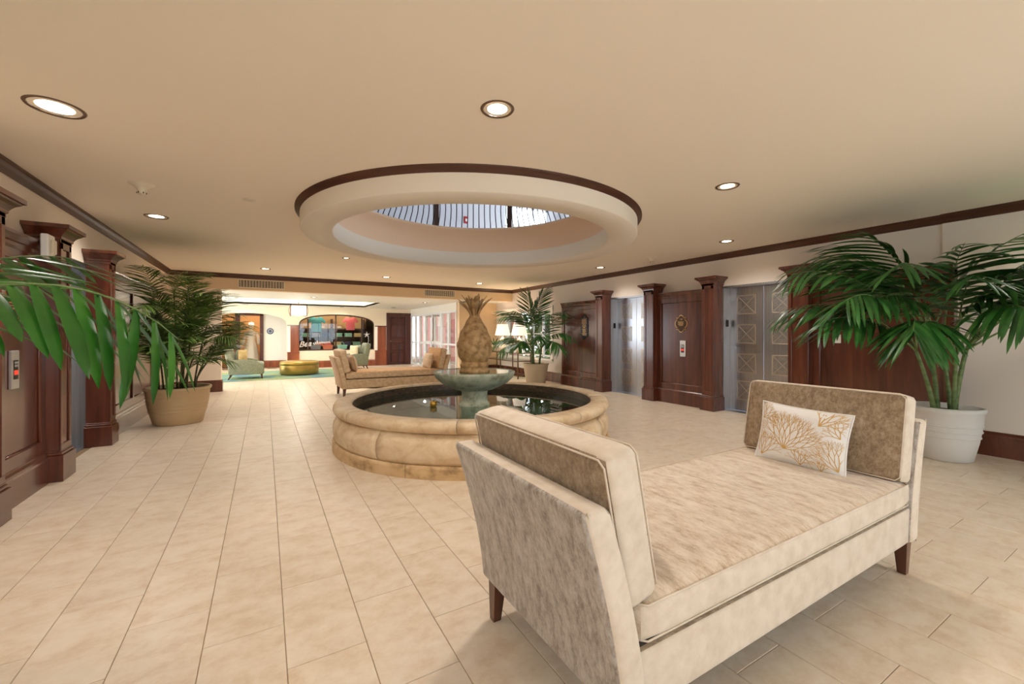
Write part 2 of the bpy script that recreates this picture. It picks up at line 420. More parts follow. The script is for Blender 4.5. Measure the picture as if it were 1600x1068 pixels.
m = MB(); m.lathe([(2.05, 2.665), (2.060, 2.668), (2.064, 2.68), (2.080, 2.69), (2.085, 2.704), (2.10, 2.708), (2.10, CZ)], 128, (CX, CY))
m.build('crown_ring', 'crown', ceiling, fix=False)

# ---- upper floor seen through the opening
u = MB(); u.lathe([(RI + .02, 3.12), (6.2, 3.12)], 64, (CX, CY)); up = struct(u.build('floor_upper', 'upwhite'))
def wall_with_holes(m, axis, at, th, a0, a1, z0, z1, holes):
    """wall slab; holes = [(a, b, zlo, zhi)] sorted along the wall"""
    def bx(p, q, lo, hi):
        if q - p < 1e-4 or hi - lo < 1e-4: return
        if axis == 'x': m.box(at, at + th, p, q, lo, hi)
        else: m.box(p, q, at, at + th, lo, hi)
    cur = a0
    for h in holes:
        bx(cur, h[0], z0, z1); bx(h[0], h[1], z0, h[2]); bx(h[0], h[1], h[3], z1); cur = h[1]
    bx(cur, a1, z0, z1)
m = MB(); wall_with_holes(m, 'y', 11.2, .15, -3.6, 8.4, 3.1, 6.0, [(6.3, 7.9, 3.9, 5.3)]); struct(m.build('wall_upper_back', 'upwhite'))
m = MB(); wall_with_holes(m, 'x', 8.4, .15, -1, 11.2, 3.1, 6.0, [(0, 2.6, 3.7, 5.7), (3.6, 6.4, 3.7, 5.7), (7.4, 10.4, 3.7, 5.7)]); struct(m.build('wall_upper_right', 'upwhite'))
m = MB(); wall_with_holes(m, 'x', -3.6, .15, -1, 11.2, 3.1, 6.0, []); struct(m.build('wall_upper_left', 'upwhite'))
m = MB(); m.box(-3.6, 8.4, -1, -.9, 3.1, 6.0); struct(m.build('wall_upper_front', 'upwhite'))
m = MB(); m.box(-3.6, 8.5, -1, 11.3, 6.0, 6.1); cu = struct(m.build('ceiling_upper', 'upwhite'))
for k in range(6): MB().box(-3.4, 8.3, .6 + k * 1.8, .78 + k * 1.8, 5.8, 6.0).build('beam', 'upwhite', cu)
def upper_window(n, axis, at, a0, a1, z0, z1):
    fr = MB(); w = .06
    def bx(p, q, lo, hi):
        if axis == 'x': fr.box(at, at + .06, p, q, lo, hi)
        else: fr.box(p, q, at, at + .06, lo, hi)
    bx(a0, a1, z0, z0 + w); bx(a0, a1, z1 - w, z1)
    for k in range(4):
        p = a0 + (a1 - a0 - w) * k / 3; bx(p, p + w, z0, z1)
    bx(a0, a1, (z0 + z1) / 2, (z0 + z1) / 2 + .04)
    struct(fr.build('window_%d' % n, 'alum'))
upper_window(11, 'y', 11.24, 6.3, 7.9, 3.9, 5.3)
t = thing('fire_alarm', 'small red fire alarm on the upper wall behind the balcony railing', 'fire alarm', (5.0, 11.2, 4.6))
MB().cbox(-.06, .06, -.05, 0, -.10, .10, .01).build('housing', 'redplastic', t); MB().cbox(-.03, .03, -.065, -.05, -.05, .03, .005).build('strobe', 'whiteplastic', t)
for k, (p, q) in enumerate([(0, 2.6), (3.6, 6.4), (7.4, 10.4)]): upper_window(12 + k, 'x', 8.44, p, q, 3.7, 5.7)
rail = thing('balcony_railing', 'round black iron balcony railing seen through the ceiling opening', 'railing', (CX, CY, 3.13))
bal = MB(); prof = [(0, 0), (-.03, .06), (-.10, .17), (-.13, .28), (-.115, .40), (-.06, .55), (-.02, .70), (-.01, .95)]
bal.tube([(RI + .09 + r, 0, z) for r, z in prof], .008, 6); bal_me = bal.mesh('baluster'); bal_me.materials.append(M['iron'])
post_me = MB().box(RI + .05, RI + .13, -.04, .04, 0, 1.0).mesh('railing_post'); post_me.materials.append(M['railwood'])
ab = math.atan2(CY, CX)
for k in range(112):
    a = 2 * PI * k / 112 + .02
    put('baluster', bal_me, None, rail, None, (0, 0, a))
for d in (-.345, .37, 1.05, -1.05, 1.8, -1.8, 2.6, -2.6): put('railing_post', post_me, None, rail, None, (0, 0, ab + d))
MB().lathe([(RI + .04, .95), (RI + .14, .95), (RI + .14, 1.0), (RI + .04, 1.0), (RI + .04, .95)], 96).build('handrail', 'railwood', rail)
MB().lathe([(RI + .07, .0), (RI + .11, .0), (RI + .11, .02), (RI + .07, .02), (RI + .07, .0)], 96).build('bottom_rail', 'iron', rail)

# ---- walls of the lobby
RH = [(3.30, 4.49, 0, 2.15), (6.03, 7.25, 0, 2.15), (9.62, 12.45, .62, 1.98)]
m = MB(); wall_with_holes(m, 'x', XR, .28, YB, 12.98, 0, CZ, RH); m.box(XR - .025, XR, YB, 1.73, 0, CZ)
struct(m.build('wall_right', 'paintright'))
m = MB(); wall_with_holes(m, 'x', XL - .28, .28, YB, YS, 0, CZ, [(5.60, 6.775, 0, 2.15), (9.65, 11.6, 0, FZ)])
struct(m.build('wall_left', 'paint'))
# wall behind the camera, unseen; its windows are added to let daylight in
m = MB(); wall_with_holes(m, 'y', YB - .2, .2, XL - .2, XR + .2, 0, CZ, [(-1.0, 1.2, .5, 2.2), (2.4, 5.4, .5, 2.2)])
struct(m.build('wall_behind', 'paint'))
def glazed(n, a0, a1, z0, z1, at, axis, k, matg='glass'):
    fr = MB(); w = .05
    f = (lambda p, q, lo, hi: fr.box(at - .03, at + .03, p, q, lo, hi)) if axis == 'x' else (lambda p, q, lo, hi: fr.box(p, q, at - .03, at + .03, lo, hi))
    f(a0, a1, z0, z0 + w); f(a0, a1, z1 - w, z1)
    for i in range(k + 1):
        p = a0 + (a1 - a0 - w) * i / k; f(p, p + w, z0, z1)
    o = struct(fr.build('window_%d' % n, 'alum'))
    g = MB()
    for i in range(k):
        p = a0 + w + (a1 - a0 - w) * i / k; q = a0 + (a1 - a0 - w) * (i + 1) / k
        g = MB(); (g.box(at - .004, at + .004, p, q, z0 + w, z1 - w) if axis == 'x' else g.box(p, q, at - .004, at + .004, z0 + w, z1 - w))
        g.build('pane', matg, o)
    return o
glazed(21, -1.0, 1.2, .5, 2.2, YB - .1, 'y', 3); glazed(22, 2.4, 5.4, .5, 2.2, YB - .1, 'y', 4)
# soffit, stub wall, side corridor, return wall
m = MB(); m.box(XL - .3, XR + .25, YS, YS + .25, FZ, CZ + .05); struct(m.build('beam_soffit', 'soffit'))
m = MB(); m.box(-4.2, -.87, YS, YS + .25, 0, FZ); struct(m.build('wall_stub', 'paint'))
m = MB(); m.box(-4.2, -4.05, 9.3, YS, 0, FZ); m.box(-4.2, XL - .28, 9.4, 9.65, 0, FZ); struct(m.build('wall_corridor', 'paint'))
m = MB(); m.box(-4.2, XL - .28, 9.4, YS, FZ, FZ + .05); struct(m.build('ceiling_corridor', 'white'))
m = MB(); m.box(5.5, XR, 12.82, 13.0, 0, FZ); struct(m.build('wall_return', 'soffit'))
# far lobby ceiling with lit tray
TX0, TX1, TY0, TY1 = -3.2, 3.35, 14.5, 17.2
m = MB()
for b in ((-4.2, 5.7, YS + .25, TY0), (-4.2, 5.7, TY1, YF + .1), (-4.2, TX0, TY0, TY1), (TX1, 5.7, TY0, TY1)): m.box(*b, FZ, FZ + .05)
m.box(5.5, 7.2, YS + .25, 12.82, FZ, FZ + .05)
far_ceil = struct(m.build('ceiling_far', 'white'))
m = MB()
for b in ((TX0 - .02, TX0, TY0, TY1), (TX1, TX1 + .02, TY0, TY1), (TX0, TX1, TY0 - .02, TY0), (TX0, TX1, TY1, TY1 + .02)): m.box(*b, FZ + .0, FZ + .12)
m.box(TX0 - .3, TX1 + .3, TY0 - .3, TY1 + .3, FZ + .34, FZ + .38)
m.box(TX0 - .32, TX0 - .3, TY0 - .3, TY1 + .3, FZ + .05, FZ + .36); m.box(TX1 + .3, TX1 + .32, TY0 - .3, TY1 + .3, FZ + .05, FZ + .36)
m.box(TX0 - .3, TX1 + .3, TY0 - .32, TY0 - .3, FZ + .05, FZ + .36); m.box(TX0 - .3, TX1 + .3, TY1 + .3, TY1 + .32, FZ + .05, FZ + .36)
m.build('tray', 'white', far_ceil)
for b in ((TX0 - .2, TX1 + .2, TY0 - .2, TY0 - .12), (TX0 - .2, TX1 + .2, TY1 + .12, TY1 + .2), (TX0 - .2, TX0 - .12, TY0, TY1), (TX1 + .12, TX1 + .2, TY0, TY1)):
    MB().box(*b, FZ + .07, FZ + .10).build('cove_light', 'cove', far_ceil)
# crown mouldings and baseboards
CP = [(0, -.10), (.012, -.10), (.016, -.085), (.035, -.06), (.05, -.03), (.062, -.02), (.062, 0), (0, 0)]
def crown_y(n, xw, s, y0, y1, z=CZ): struct(MB().prism([(d, z + q) for d, q in CP], y0, y1, lambda p, q, a: (xw - s * p, a, q)).build('trim_%d' % n, 'crown'))
def crown_x(n, yw, x0, x1, z=CZ): struct(MB().prism([(d, z + q) for d, q in CP], x0, x1, lambda p, q, a: (a, yw - p, q)).build('trim_%d' % n, 'crown'))
crown_y(1, XR - .025, 1, YB, 1.73); crown_y(2, XR, 1, 1.73, YS); crown_y(3, XL, -1, YB, YS); crown_x(4, YS, XL, XR)
BP = [(0, 0), (.028, 0), (.028, .20), (.022, .215), (.022, .235), (.010, .255), (.010, .265), (0, .265)]
def base_y(n, xw, s, y0, y1): struct(MB().prism(BP, y0, y1, lambda p, q, a: (xw - s * p, a, q)).build('baseboard_' + n, 'wood'))
def base_x(n, yw, x0, x1): struct(MB().prism(BP, x0, x1, lambda p, q, a: (a, yw - p, q)).build('baseboard_' + n, 'wood'))
base_y('right', XR - .025, 1, YB, 1.59); base_y('window', XR, 1, 8.95, 12.82); base_y('left', XL, -1, YB, 4.15)
base_x('stub', YS, -4.0, -.87); base_x('return', 12.82, 5.55, XR - .03)
struct(MB().prism(BP, YS, YS + .25, lambda p, q, a: (-.87 + p, a, q)).build('baseboard_stub_end', 'wood'))

# ================================================================== PANELLED ELEVATOR WALLS
def pilaster(xw, s, y0, y1, label, grp):
    """shaft on a plinth with a flared cap; s=+1 the wall faces -X"""
    t = thing('wood_pilaster', label, 'pilaster', (xw, (y0 + y1) / 2, 0), 0, grp)
    h = (y1 - y0) / 2; D = .26 if s > 0 else .215
    X = lambda d: -s * d
    MB().box(X(0), X(D), -h, h, .27, 2.2).build('shaft', 'wood', t)
    for yy in (-h, h - .05): MB().cbox(X(D), X(D + .012), yy, yy + .05, .33, 2.16, .003).build('stile', 'wood', t)
    for z0, z1 in ((.27, .33), (2.1, 2.2)): MB().cbox(X(D), X(D + .012), -h, h, z0, z1, .003).build('rail', 'wood', t)
    pl = MB(); pl.cbox(X(0), X(D + .035), -h - .03, h + .03, 0, .235, .004); pl.cbox(X(0), X(D + .022), -h - .018, h + .018, .235, .262, .006)
    pl.cbox(X(0), X(D + .012), -h - .01, h + .01, .262, .28, .004); pl.build('plinth', 'wood', t)
    # cap: stacked rings that flare out
    cp = MB(); st = [(2.16, .012), (2.185, .012), (2.19, .02), (2.21, .022), (2.225, .03), (2.245, .045), (2.262, .068), (2.272, .075), (2.275, .09), (2.31, .09)]
    vs = []; fs = []
    for z, e in st: vs += [(X(0), -h - e, z), (X(D + e), -h - e, z), (X(D + e), h + e, z), (X(0), h + e, z)]
    for i in range(len(st) - 1):
        for k in range(4): fs.append((i * 4 + k, i * 4 + (k + 1) % 4, i * 4 + 4 + (k + 1) % 4, i * 4 + 4 + k))
    fs += [(3, 2, 1, 0), tuple(len(vs) - 4 + k for k in range(4))]
    cp.add(vs, fs); cp.build('cap', 'wood', t)
    return t
def wall_panel(xw, s, y0, y1, label, splits=(), D=.15):
    t = thing('wood_wall_panel', label, 'wall panel', (xw, (y0 + y1) / 2, 0), 0, 'mahogany wall panels')
    c = (y0 + y1) / 2; h = (y1 - y0) / 2; X = lambda d: -s * d
    MB().box(X(0), X(D - .02), -h, h, 0, 2.06).build('field', 'wood', t)
    ys = [-h] + [p - c for p in splits] + [h]
    for i, yy in enumerate(ys):
        a, b = (yy, yy + .09) if i == 0 else ((yy - .09, yy) if i == len(ys) - 1 else (yy - .035, yy + .035))
        MB().cbox(X(D - .02), X(D), a, b, .27, 2.02, .003).build('stile', 'wood', t)
    for z0, z1 in ((.27, .38), (1.92, 2.02)): MB().cbox(X(D - .02), X(D + .001), -h, h, z0, z1, .003).build('rail', 'wood', t)
    # bead round each field
    for i in range(len(ys) - 1):
        a = ys[i] + (.09 if i == 0 else .035); b = ys[i + 1] - (.09 if i == len(ys) - 2 else .035)
        bd = MB()
        for pp in (((a, .38), (a, 1.92)), ((b, .38), (b, 1.92)), ((a, .38), (b, .38)), ((a, 1.92), (b, 1.92))):
            bd.tube([(X(D - .014), pp[0][0], pp[0][1]), (X(D - .014), pp[1][0], pp[1][1])], .011, 6)
        bd.build('bead', 'wood', t)
    prof = [(0, 0), (D + .03, 0), (D + .03, .21), (D + .022, .225), (D + .022, .245), (D + .008, .262), (D + .004, .275), (0, .275)]
    MB().prism(prof, -h, h, lambda p, q, a: (X(p), a, q)).build('base_moulding', 'wood', t)
    prof = [(0, 2.0), (D + .004, 2.0), (D + .01, 2.02), (D + .01, 2.045), (D + .02, 2.055), (D + .03, 2.08), (D + .045, 2.10), (D + .05, 2.12), (0, 2.12)]
    MB().prism(prof, -h, h, lambda p, q, a: (X(p), a, q)).build('cornice', 'wood', t)
    return t
GP = 'mahogany pilasters beside the elevators'
pilaster(XR, 1, 7.25, 7.47, 'mahogany pilaster between the directory plaque panel and the farther elevator', GP)
pilaster(XR, 1, 5.79, 6.03, 'mahogany pilaster between the farther elevator and the quatrefoil sign panel', GP)
pilaster(XR, 1, 4.49, 4.71, 'mahogany pilaster between the quatrefoil sign panel and the nearer elevator', GP)
pilaster(XR, 1, 3.03, 3.30, 'mahogany pilaster between the nearer elevator and the panel behind the big palm', GP)
pilaster(XL, -1, 5.36, 5.60, 'dark mahogany pilaster beside the white alarm box, before the elevator recess', GP)
pilaster(XL, -1, 6.775, 6.98, 'dark mahogany pilaster past the elevator recess, before the two-field panel', GP)
pilaster(XL, -1, 4.17, 4.41, 'dark mahogany pilaster at the picture edge, behind the overhanging palm frond', GP)
wall_panel(XR, 1, 7.47, 8.92, 'mahogany wall panel carrying the black directory plaque')
wall_panel(XR, 1, 4.71, 5.79, 'mahogany wall panel between two elevators with the quatrefoil sign')
wall_panel(XR, 1, 1.60, 3.03, 'wide mahogany wall panel behind the big palm in the white pot')
wall_panel(XL, -1, 4.41, 5.36, 'dark mahogany wall panel with call plate behind the overhanging frond', D=.13)
wall_panel(XL, -1, 6.98, 9.62, 'dark mahogany panel with two fields behind the bushy bamboo palm', (8.28,), D=.13)

def elevator(xw, s, y0, y1, label, ind=True):
    t = thing('elevator', label, 'elevator', (xw, (y0 + y1) / 2, 0), 0, 'brushed steel elevators')
    h = (y1 - y0) / 2; X = lambda d: s * d; dd = .18
    for e in (-1, 1):
        a, b = sorted((e * h, e * (h - .015)))
        MB().box(X(-.012), X(dd + .04), a, b, 0, 2.15).build('jamb', 'steel', t)
    MB().box(X(-.012), X(dd + .04), -h, h, 2.115, 2.15).build('header', 'steel', t)
    MB().box(X(-.0), X(dd + .06), -h, h, -.004, .006).build('sill', 'steel', t)
    # etched square with frame, diagonals and rings
    w = .165
    me_f = MB()
    for a, b, c2, d2 in ((-w, w, -w, -w + .02), (-w, w, w - .02, w), (-w, -w + .02, -w, w), (w - .02, w, -w, w)): me_f.box(-.003, 0, a, b, c2, d2)
    for e in (-1, 1):
        me_f.box(-.003, 0, -.20, .20, -.006, .006, Matrix.Rotation(e * PI / 4, 4, 'X'))
    for cy, cz in ((-.03, .105), (.03, .105), (-.03, -.105), (.03, -.105), (.105, .03), (.105, -.03), (-.105, .03), (-.105, -.03)):
        n = 12
        for rr in (.019,):
            vs = []; fs = []
            for k in range(n):
                a = 2 * PI * k / n
                for q in (rr, rr + .007):
                    vs += [(-.0025, cy + q * math.cos(a), cz + q * math.sin(a))]
            for k in range(n): fs.append((k * 2, k * 2 + 1, ((k + 1) % n) * 2 + 1, ((k + 1) % n) * 2))
            me_f.add(vs, fs)
    for e in (-1, 1):
        for cy, cz in ((.12 * e, .12), (.12 * e, -.12)):
            me_f.box(-.003, 0, cy - .018, cy + .018, cz - .003, cz + .003); me_f.box(-.003, 0, cy - .003, cy + .003, cz - .018, cz + .018)
    fme = me_f.mesh('etched_motif'); fme.materials.append(M['etch'])
    bme = MB().box(-.0012, 0, -w, w, -w, w).mesh('etched_field'); bme.materials.append(M['etchdark'])
    for e in (-1, 1):
        a, b = sorted((e * .002, e * (h - .015)))
        lf = MB().cbox(X(dd), X(dd + .035), a, b, .008, 2.115, .002).build('door', 'steel', t)
        for zc in (1.825, 1.325, .825, .36):
            for nm, me in (('etched_field', bme), ('etched_motif', fme)):
                o = put(nm, me, None, lf, (X(dd), (a + b) / 2, zc)); o.rotation_euler = (0, 0, 0 if s > 0 else PI)
    if ind:
        o = MB().cbox(.065, .125, h - .027, h - .014, 1.45, 1.57, .003).build('floor_indicator', 'black', t)
    return t
elevator(XR, 1, 6.03, 7.25, 'brushed steel elevator between the directory plaque and the quatrefoil sign')
elevator(XR, 1, 3.30, 4.49, 'brushed steel elevator with etched squares, just past the big palm')
elevator(XL, -1, 5.60, 6.775, 'steel elevator recess between the two dark pilasters beside the bamboo palm', False)

def quatrefoil_pts(w, h, n=9):
    """four round lobes with small square shoulders between them"""
    q = [(.54 + .46 * math.cos(a), .46 * math.sin(a)) for a in [math.radians(80) * k / n for k in range(n + 1)]]
    q += [(.64, .50), (.74, .62), (.62, .74), (.50, .64)]
    q += [(.46 * math.cos(a), .54 + .46 * math.sin(a)) for a in [math.radians(10) + math.radians(80) * k / n for k in range(n + 1)]]
    q2 = [(-x, y) for x, y in q[::-1]][1:]
    top = q + q2
    bot = [(x, -y) for x, y in top[::-1]][1:-1]
    return [(x * w, y * h) for x, y in top + bot]
def quat_sign(x, s, y, z, label):
    t = thing('quatrefoil_sign', label, 'sign', (x, y, z), 0, 'quatrefoil elevator signs')
    X = lambda d: -s * d; k = 1
    w, h = .135, .165
    MB().prism(quatrefoil_pts(w, h), 0, .012, lambda p, q, a: (X(a), p, q)).build('rim', 'gold', t)
    MB().prism(quatrefoil_pts(w * .9, h * .9), 0, .015, lambda p, q, a: (X(a), p, q)).build('face', 'plaque', t)
    l = MB()
    for yy, zz, ww, hh in ((-.014, .082, .012, .03), (.012, .082, .005, .034), (-.03, .088, .012, .012)): l.box(X(.0145), X(.0165), yy - ww / 2, yy + ww / 2, zz - hh / 2, zz + hh / 2)
    random.seed(3)
    for zz, ww in ((.035, .125), (.013, .115), (-.009, .11), (-.031, .09)):
        p = -ww / 2
        while p < ww / 2:
            q = random.uniform(.006, .011); l.box(X(.0145), X(.0163), p, p + q, zz - .006, zz + .006); p += q + .003
    l.build('lettering', 'gold', t)['kind'] = 'stuff'
quat_sign(XR - .131, 1, 5.24, 1.515, 'brown and gold quatrefoil sign above the call plate between the elevators')
quat_sign(XL + .111, -1, 4.80, 1.56, 'brown and gold quatrefoil sign half hidden by the overhanging frond')
def call_plate(x, s, y, z, label):
    t = thing('call_plate', label, 'call panel', (x, y, z), 0, 'elevator call plates'); X = lambda d: -s * d
    MB().cbox(X(0), X(.02), -.06, .06, -.15, .15, .004).build('plate', 'silver', t)
    MB().box(X(.02), X(.022), -.034, .034, -.075, .075).build('display', 'black', t)
    MB().box(X(.022), X(.0232), -.03, .03, -.04, -.005).build('red_panel', 'red', t)
    for yy, zz in ((-.014, .03), (.016, .03), (-.014, .055), (.016, .055)):
        MB().cbox(X(.022), X(.026), yy - .011, yy + .011, zz - .009, zz + .009, .002).build('button', 'silver', t)
call_plate(XR - .131, 1, 5.20, 1.05, 'silver elevator call plate below the sign between the elevators')
call_plate(XL + .111, -1, 4.83, 1.05, 'silver elevator call plate under the overhanging palm frond')
# directory plaque
t = thing('directory_plaque', 'tall dark ornate directory plaque on panel beside far potted palm', 'sign', (XR - .131, 8.02, 1.49))
pl = [(-.13, -.22), (-.09, -.25), (-.07, -.24), (-.05, -.28), (0, -.31), (.05, -.28), (.07, -.24), (.09, -.25), (.13, -.22), (.13, .22), (.09, .25), (.07, .24), (.05, .28), (0, .31), (-.05, .28), (-.07, .24), (-.09, .25), (-.13, .22)]
MB().prism(pl, 0, .014, lambda p, q, a: (-a, p, q)).build('board', 'plaquedark', t)
l = MB(); random.seed(5)
for k in range(13):
    zz = .19 - k * .032; ww = random.uniform(.10, .18)
    if k in (7,): continue
    p = -ww / 2
    while p < ww / 2:
        q = random.uniform(.008, .018); l.box(-.014, -.016, p, p + q, zz - .007, zz + .007); p += q + .005
l.box(-.014, -.016, -.09, .09, -.045, -.041); l.tube([(-.015, 0, -.02), (-.019, 0, -.02)], .012, 8); l.tube([(-.015, 0, .24), (-.019, 0, .24)], .012, 8)
l.build('lettering', 'gold', t)['kind'] = 'stuff'
# light switch plate on the panel behind the palm
t = thing('switch_plate', 'small white switch plate on the panel beside the big palm', 'switch', (XR - .131, 2.73, 1.26))
MB().cbox(-.008, 0, -.036, .036, -.058, .058, .002).build('plate', 'whiteplastic', t); MB().cbox(-.016, -.008, -.008, .008, -.014, .014, .002).build('toggle', 'ivory', t)
# white alarm strobe on the near dark panel
t = thing('alarm_strobe', 'white alarm box mounted high on the dark panel beside a pilaster', 'alarm', (XL + .185, 5.14, 2.08))
MB().cbox(0, .05, -.07, .07, -.10, .10, .008).build('housing', 'whiteplastic', t); MB().cbox(.05, .075, -.035, .035, -.07, .06, .01).build('lens', 'ivory', t)

# ---- vents in the soffit
def vent(x0, x1, z0, z1, label):
    t = thing('air_vent', label, 'vent', ((x0 + x1) / 2, YS, (z0 + z1) / 2), 0, 'soffit air vents'); w = (x1 - x0) / 2; h = (z1 - z0) / 2
    fr = MB()
    for b in ((-w, w, -h, -h + .025), (-w, w, h - .025, h), (-w, -w + .025, -h, h), (w - .025, w, -h, h)): fr.box(b[0], b[1], -.012, 0, b[2], b[3])
    fr.build('frame', 'ivory', t); MB().box(-w + .02, w - .02, -.003, 0, -h + .02, h - .02).build('duct', 'duct', t)
    sl = MB()
    for k in range(1, 16): x = -w + 2 * w * k / 16; sl.box(x - .006, x + .006, -.008, -.003, -h + .02, h - .02)
    for k in range(1, 5): z = -h + .02 + (2 * h - .04) * k / 5; sl.box(-w + .02, w - .02, -.007, -.003, z - .005, z + .005)
    sl.build('louvre', 'ivory', t)['kind'] = 'stuff'
vent(-.55, .42, 2.405, 2.605, 'rectangular air vent in the soffit above the gold ottoman')
vent(3.95, 4.90, 2.405, 2.605, 'rectangular air vent in the soffit above the glass entrance')

# ---- recessed lights, detectors
def downlight(px, label, r=.085, big=False, z=CZ, spot=True, e=1.0):
    t = thing('downlight', label, 'downlight', (px[0], px[1], z), 0, 'recessed ceiling downlights')
    MB().lathe([(r, .004), (r, -.004), (r + .014, -.008), (r + .02, 0)], 32).build('trim_ring', 'canring', t)
    MB().lathe([(r, -.003), (r * .8, .035), (r * .55, .06)], 32).build('reflector', 'reflector', t, fix=False)
    MB().lathe([(0.0001, .0), (r * .72, .0)], 24).build('lens', 'lens', t, (0, 0, .0 if not big else -.001))
    if spot:
        L = bpy.data.lights.new('downlight_lamp', 'SPOT'); L.energy = SPOT_W * e; L.spot_size = math.radians(150); L.spot_blend = .9; L.shadow_soft_size = .09
        L.color = WARM
        lo = bpy.data.objects.new('lamp', L); COL.objects.link(lo); lo.parent = t; lo.location = (0, 0, -.03)
downlight((-1.11, 3.65), 'large recessed downlight above the near dark panel', .12, True)
downlight((-1.11, 6.45), 'recessed downlight above the elevator recess and bamboo palm', .10, True)
downlight((1.24, 2.30), 'round recessed downlight between the camera and the ceiling ring')
downlight((3.76, 2.41), 'small recessed downlight above the daybed and coral pillow')
downlight((6.0, 3.86), 'recessed downlight in front of the nearer elevator')
downlight((6.1, 6.75), 'recessed downlight in front of the farther elevator')
downlight((.01, 10.5), 'recessed downlight near the soffit vent above the ottoman side', e=1.5)
downlight((1.29, 8.26), 'bright small recessed spot just past the ceiling ring', .05, e=1.0)
downlight((2.58, 10.55), 'recessed downlight near the soffit, between the two vents', e=1.4)
downlight((5.15, 10.6), 'recessed downlight near the soffit by the window corner', e=1.4)
for x, y, lb in [(3.9, -1.2, 'out of frame before the wide back window'), (1.0, -1.2, 'out of frame before the narrow back window'), (6.2, .6, 'out of frame beside the white potted palm'), (-1.1, .6, 'out of frame beside the overhanging palm')]:
    downlight((x, y), 'added fill downlight ' + lb, .09, e=.45)  # unseen lamps added to light the near end of the room
for k, (x, y, lb) in enumerate([(4.6, 13.6, 'recessed downlight in the white ceiling before the glass doors'), (4.4, 16.8, 'recessed downlight in the white ceiling by the panelled door'), (1.2, 13.2, 'recessed downlight in the white ceiling before the light tray'), (-1.2, 13.2, 'recessed downlight in the white ceiling above the near armchair'), (2.6, 17.6, 'recessed downlight in the white ceiling above the shop window'), (-.6, 17.6, 'recessed downlight in the white ceiling above the archway')]):
    downlight((x, y), lb, .07, z=FZ, e=.75)  # a few of these are added to brighten the far lobby
def sprinkler(x, y, label, r=.07, kind='detector'):
    t = thing('smoke_detector' if kind == 'detector' else 'sprinkler_cover', label, 'smoke detector' if kind == 'detector' else 'sprinkler', (x, y, CZ))
    if kind == 'detector':
        MB().lathe([(.10, 0), (.095, -.008), (.05, -.03), (.035, -.06), (.033, -.075)], 24).build('base', 'ivory', t)
        MB().lathe([(.033, -.07), (.033, -.088), (.02, -.098), (.0001, -.10)], 24).build('sensor', 'ivory', t)
        for k in range(6):
            a = PI * k / 3; MB().box(-.004, .004, -.006, .006, -.088, -.076).build('slot', 'black', t, (.032 * math.cos(a), .032 * math.sin(a), 0), (0, 0, a + PI / 2))
    else:
        MB().lathe([(.05, 0), (.05, -.006), (.04, -.009), (.0001, -.009)], 24).build('cover', 'ivory', t)
        MB().lathe([(.058, 0), (.058, -.003), (.05, -.003)], 24).build('rim', 'ivory', t)
sprinkler(-.99, 5.13, 'ivory smoke detector hanging from the ceiling above the dark pilasters')
sprinkler(6.1, 5.37, 'small ivory smoke detector on the ceiling above the quatrefoil sign')
sprinkler(-.14, 5.16, 'flat ivory sprinkler cover on the ceiling beside the ring', kind='cover')

# ---- window with deep reveal on the right wall
w1 = glazed(1, 9.66, 12.41, .66, 1.94, XR + .17, 'x', 5)
lat = MB()
for k in range(5):
    a = 9.71 + k * .54; b = a + .49
    lat.tube([(XR + .165, a, .71), (XR + .165, b, 1.32)], .009, 4); lat.tube([(XR + .165, b, .71), (XR + .165, a, 1.32)], .009, 4); lat.box(XR + .155, XR + .175, a, b, 1.315, 1.335)
lat.build('lattice', 'alum', w1)
cs = MB()
for b in ((9.50, 9.62, .55, 2.10), (12.45, 12.57, .55, 2.10)): cs.box(XR - .025, XR, *b)
cs.box(XR - .03, XR, 9.50, 12.57, 1.98, 2.12); cs.box(XR - .06, XR + .14, 9.50, 12.57, .57, .62)
cs.build('casing', 'white', w1)

# ---- entrance glazing on the far right side
gw = struct(MB().box(5.46, 5.54, 12.98, YF, 2.10, FZ).build('wall_entrance', 'white'))
ent = struct(MB().box(5.45, 5.55, 12.98, YF, 2.04, 2.10).build('window_2', 'alum'))
ms = [YF, 17.43, 16.8, 16.1, 15.1, 14.4, 13.7, 13.04]
for k, y in enumerate(ms):
    w = .05 if k in (3, 5) else .032
    MB().box(5.46, 5.54, y - w, y + w, 0, 2.06).build('mullion', 'alum', ent)
for k in range(7):
    a, b = ms[k + 1], ms[k]
    MB().box(5.47, 5.53, a, b, .92, .98 if k not in (3, 4) else 1.04).build('rail', 'alum', ent)
    MB().box(5.47, 5.53, a, b, 0, .07).build('bottom_rail', 'alum', ent)
    MB().box(5.496, 5.504, a, b, .07, 2.05).build('pane', 'glass', ent)
for y in (14.98, 15.22): MB().tube([(5.43, y, .85), (5.40, y, .88), (5.40, y, 1.10), (5.43, y, 1.13)], .012, 6).build('pull_handle', 'silver', ent)
for y in (15.55, 14.7): MB().box(5.36, 5.46, y - .18, y + .18, 1.95, 2.01).build('door_closer', 'silver', ent)
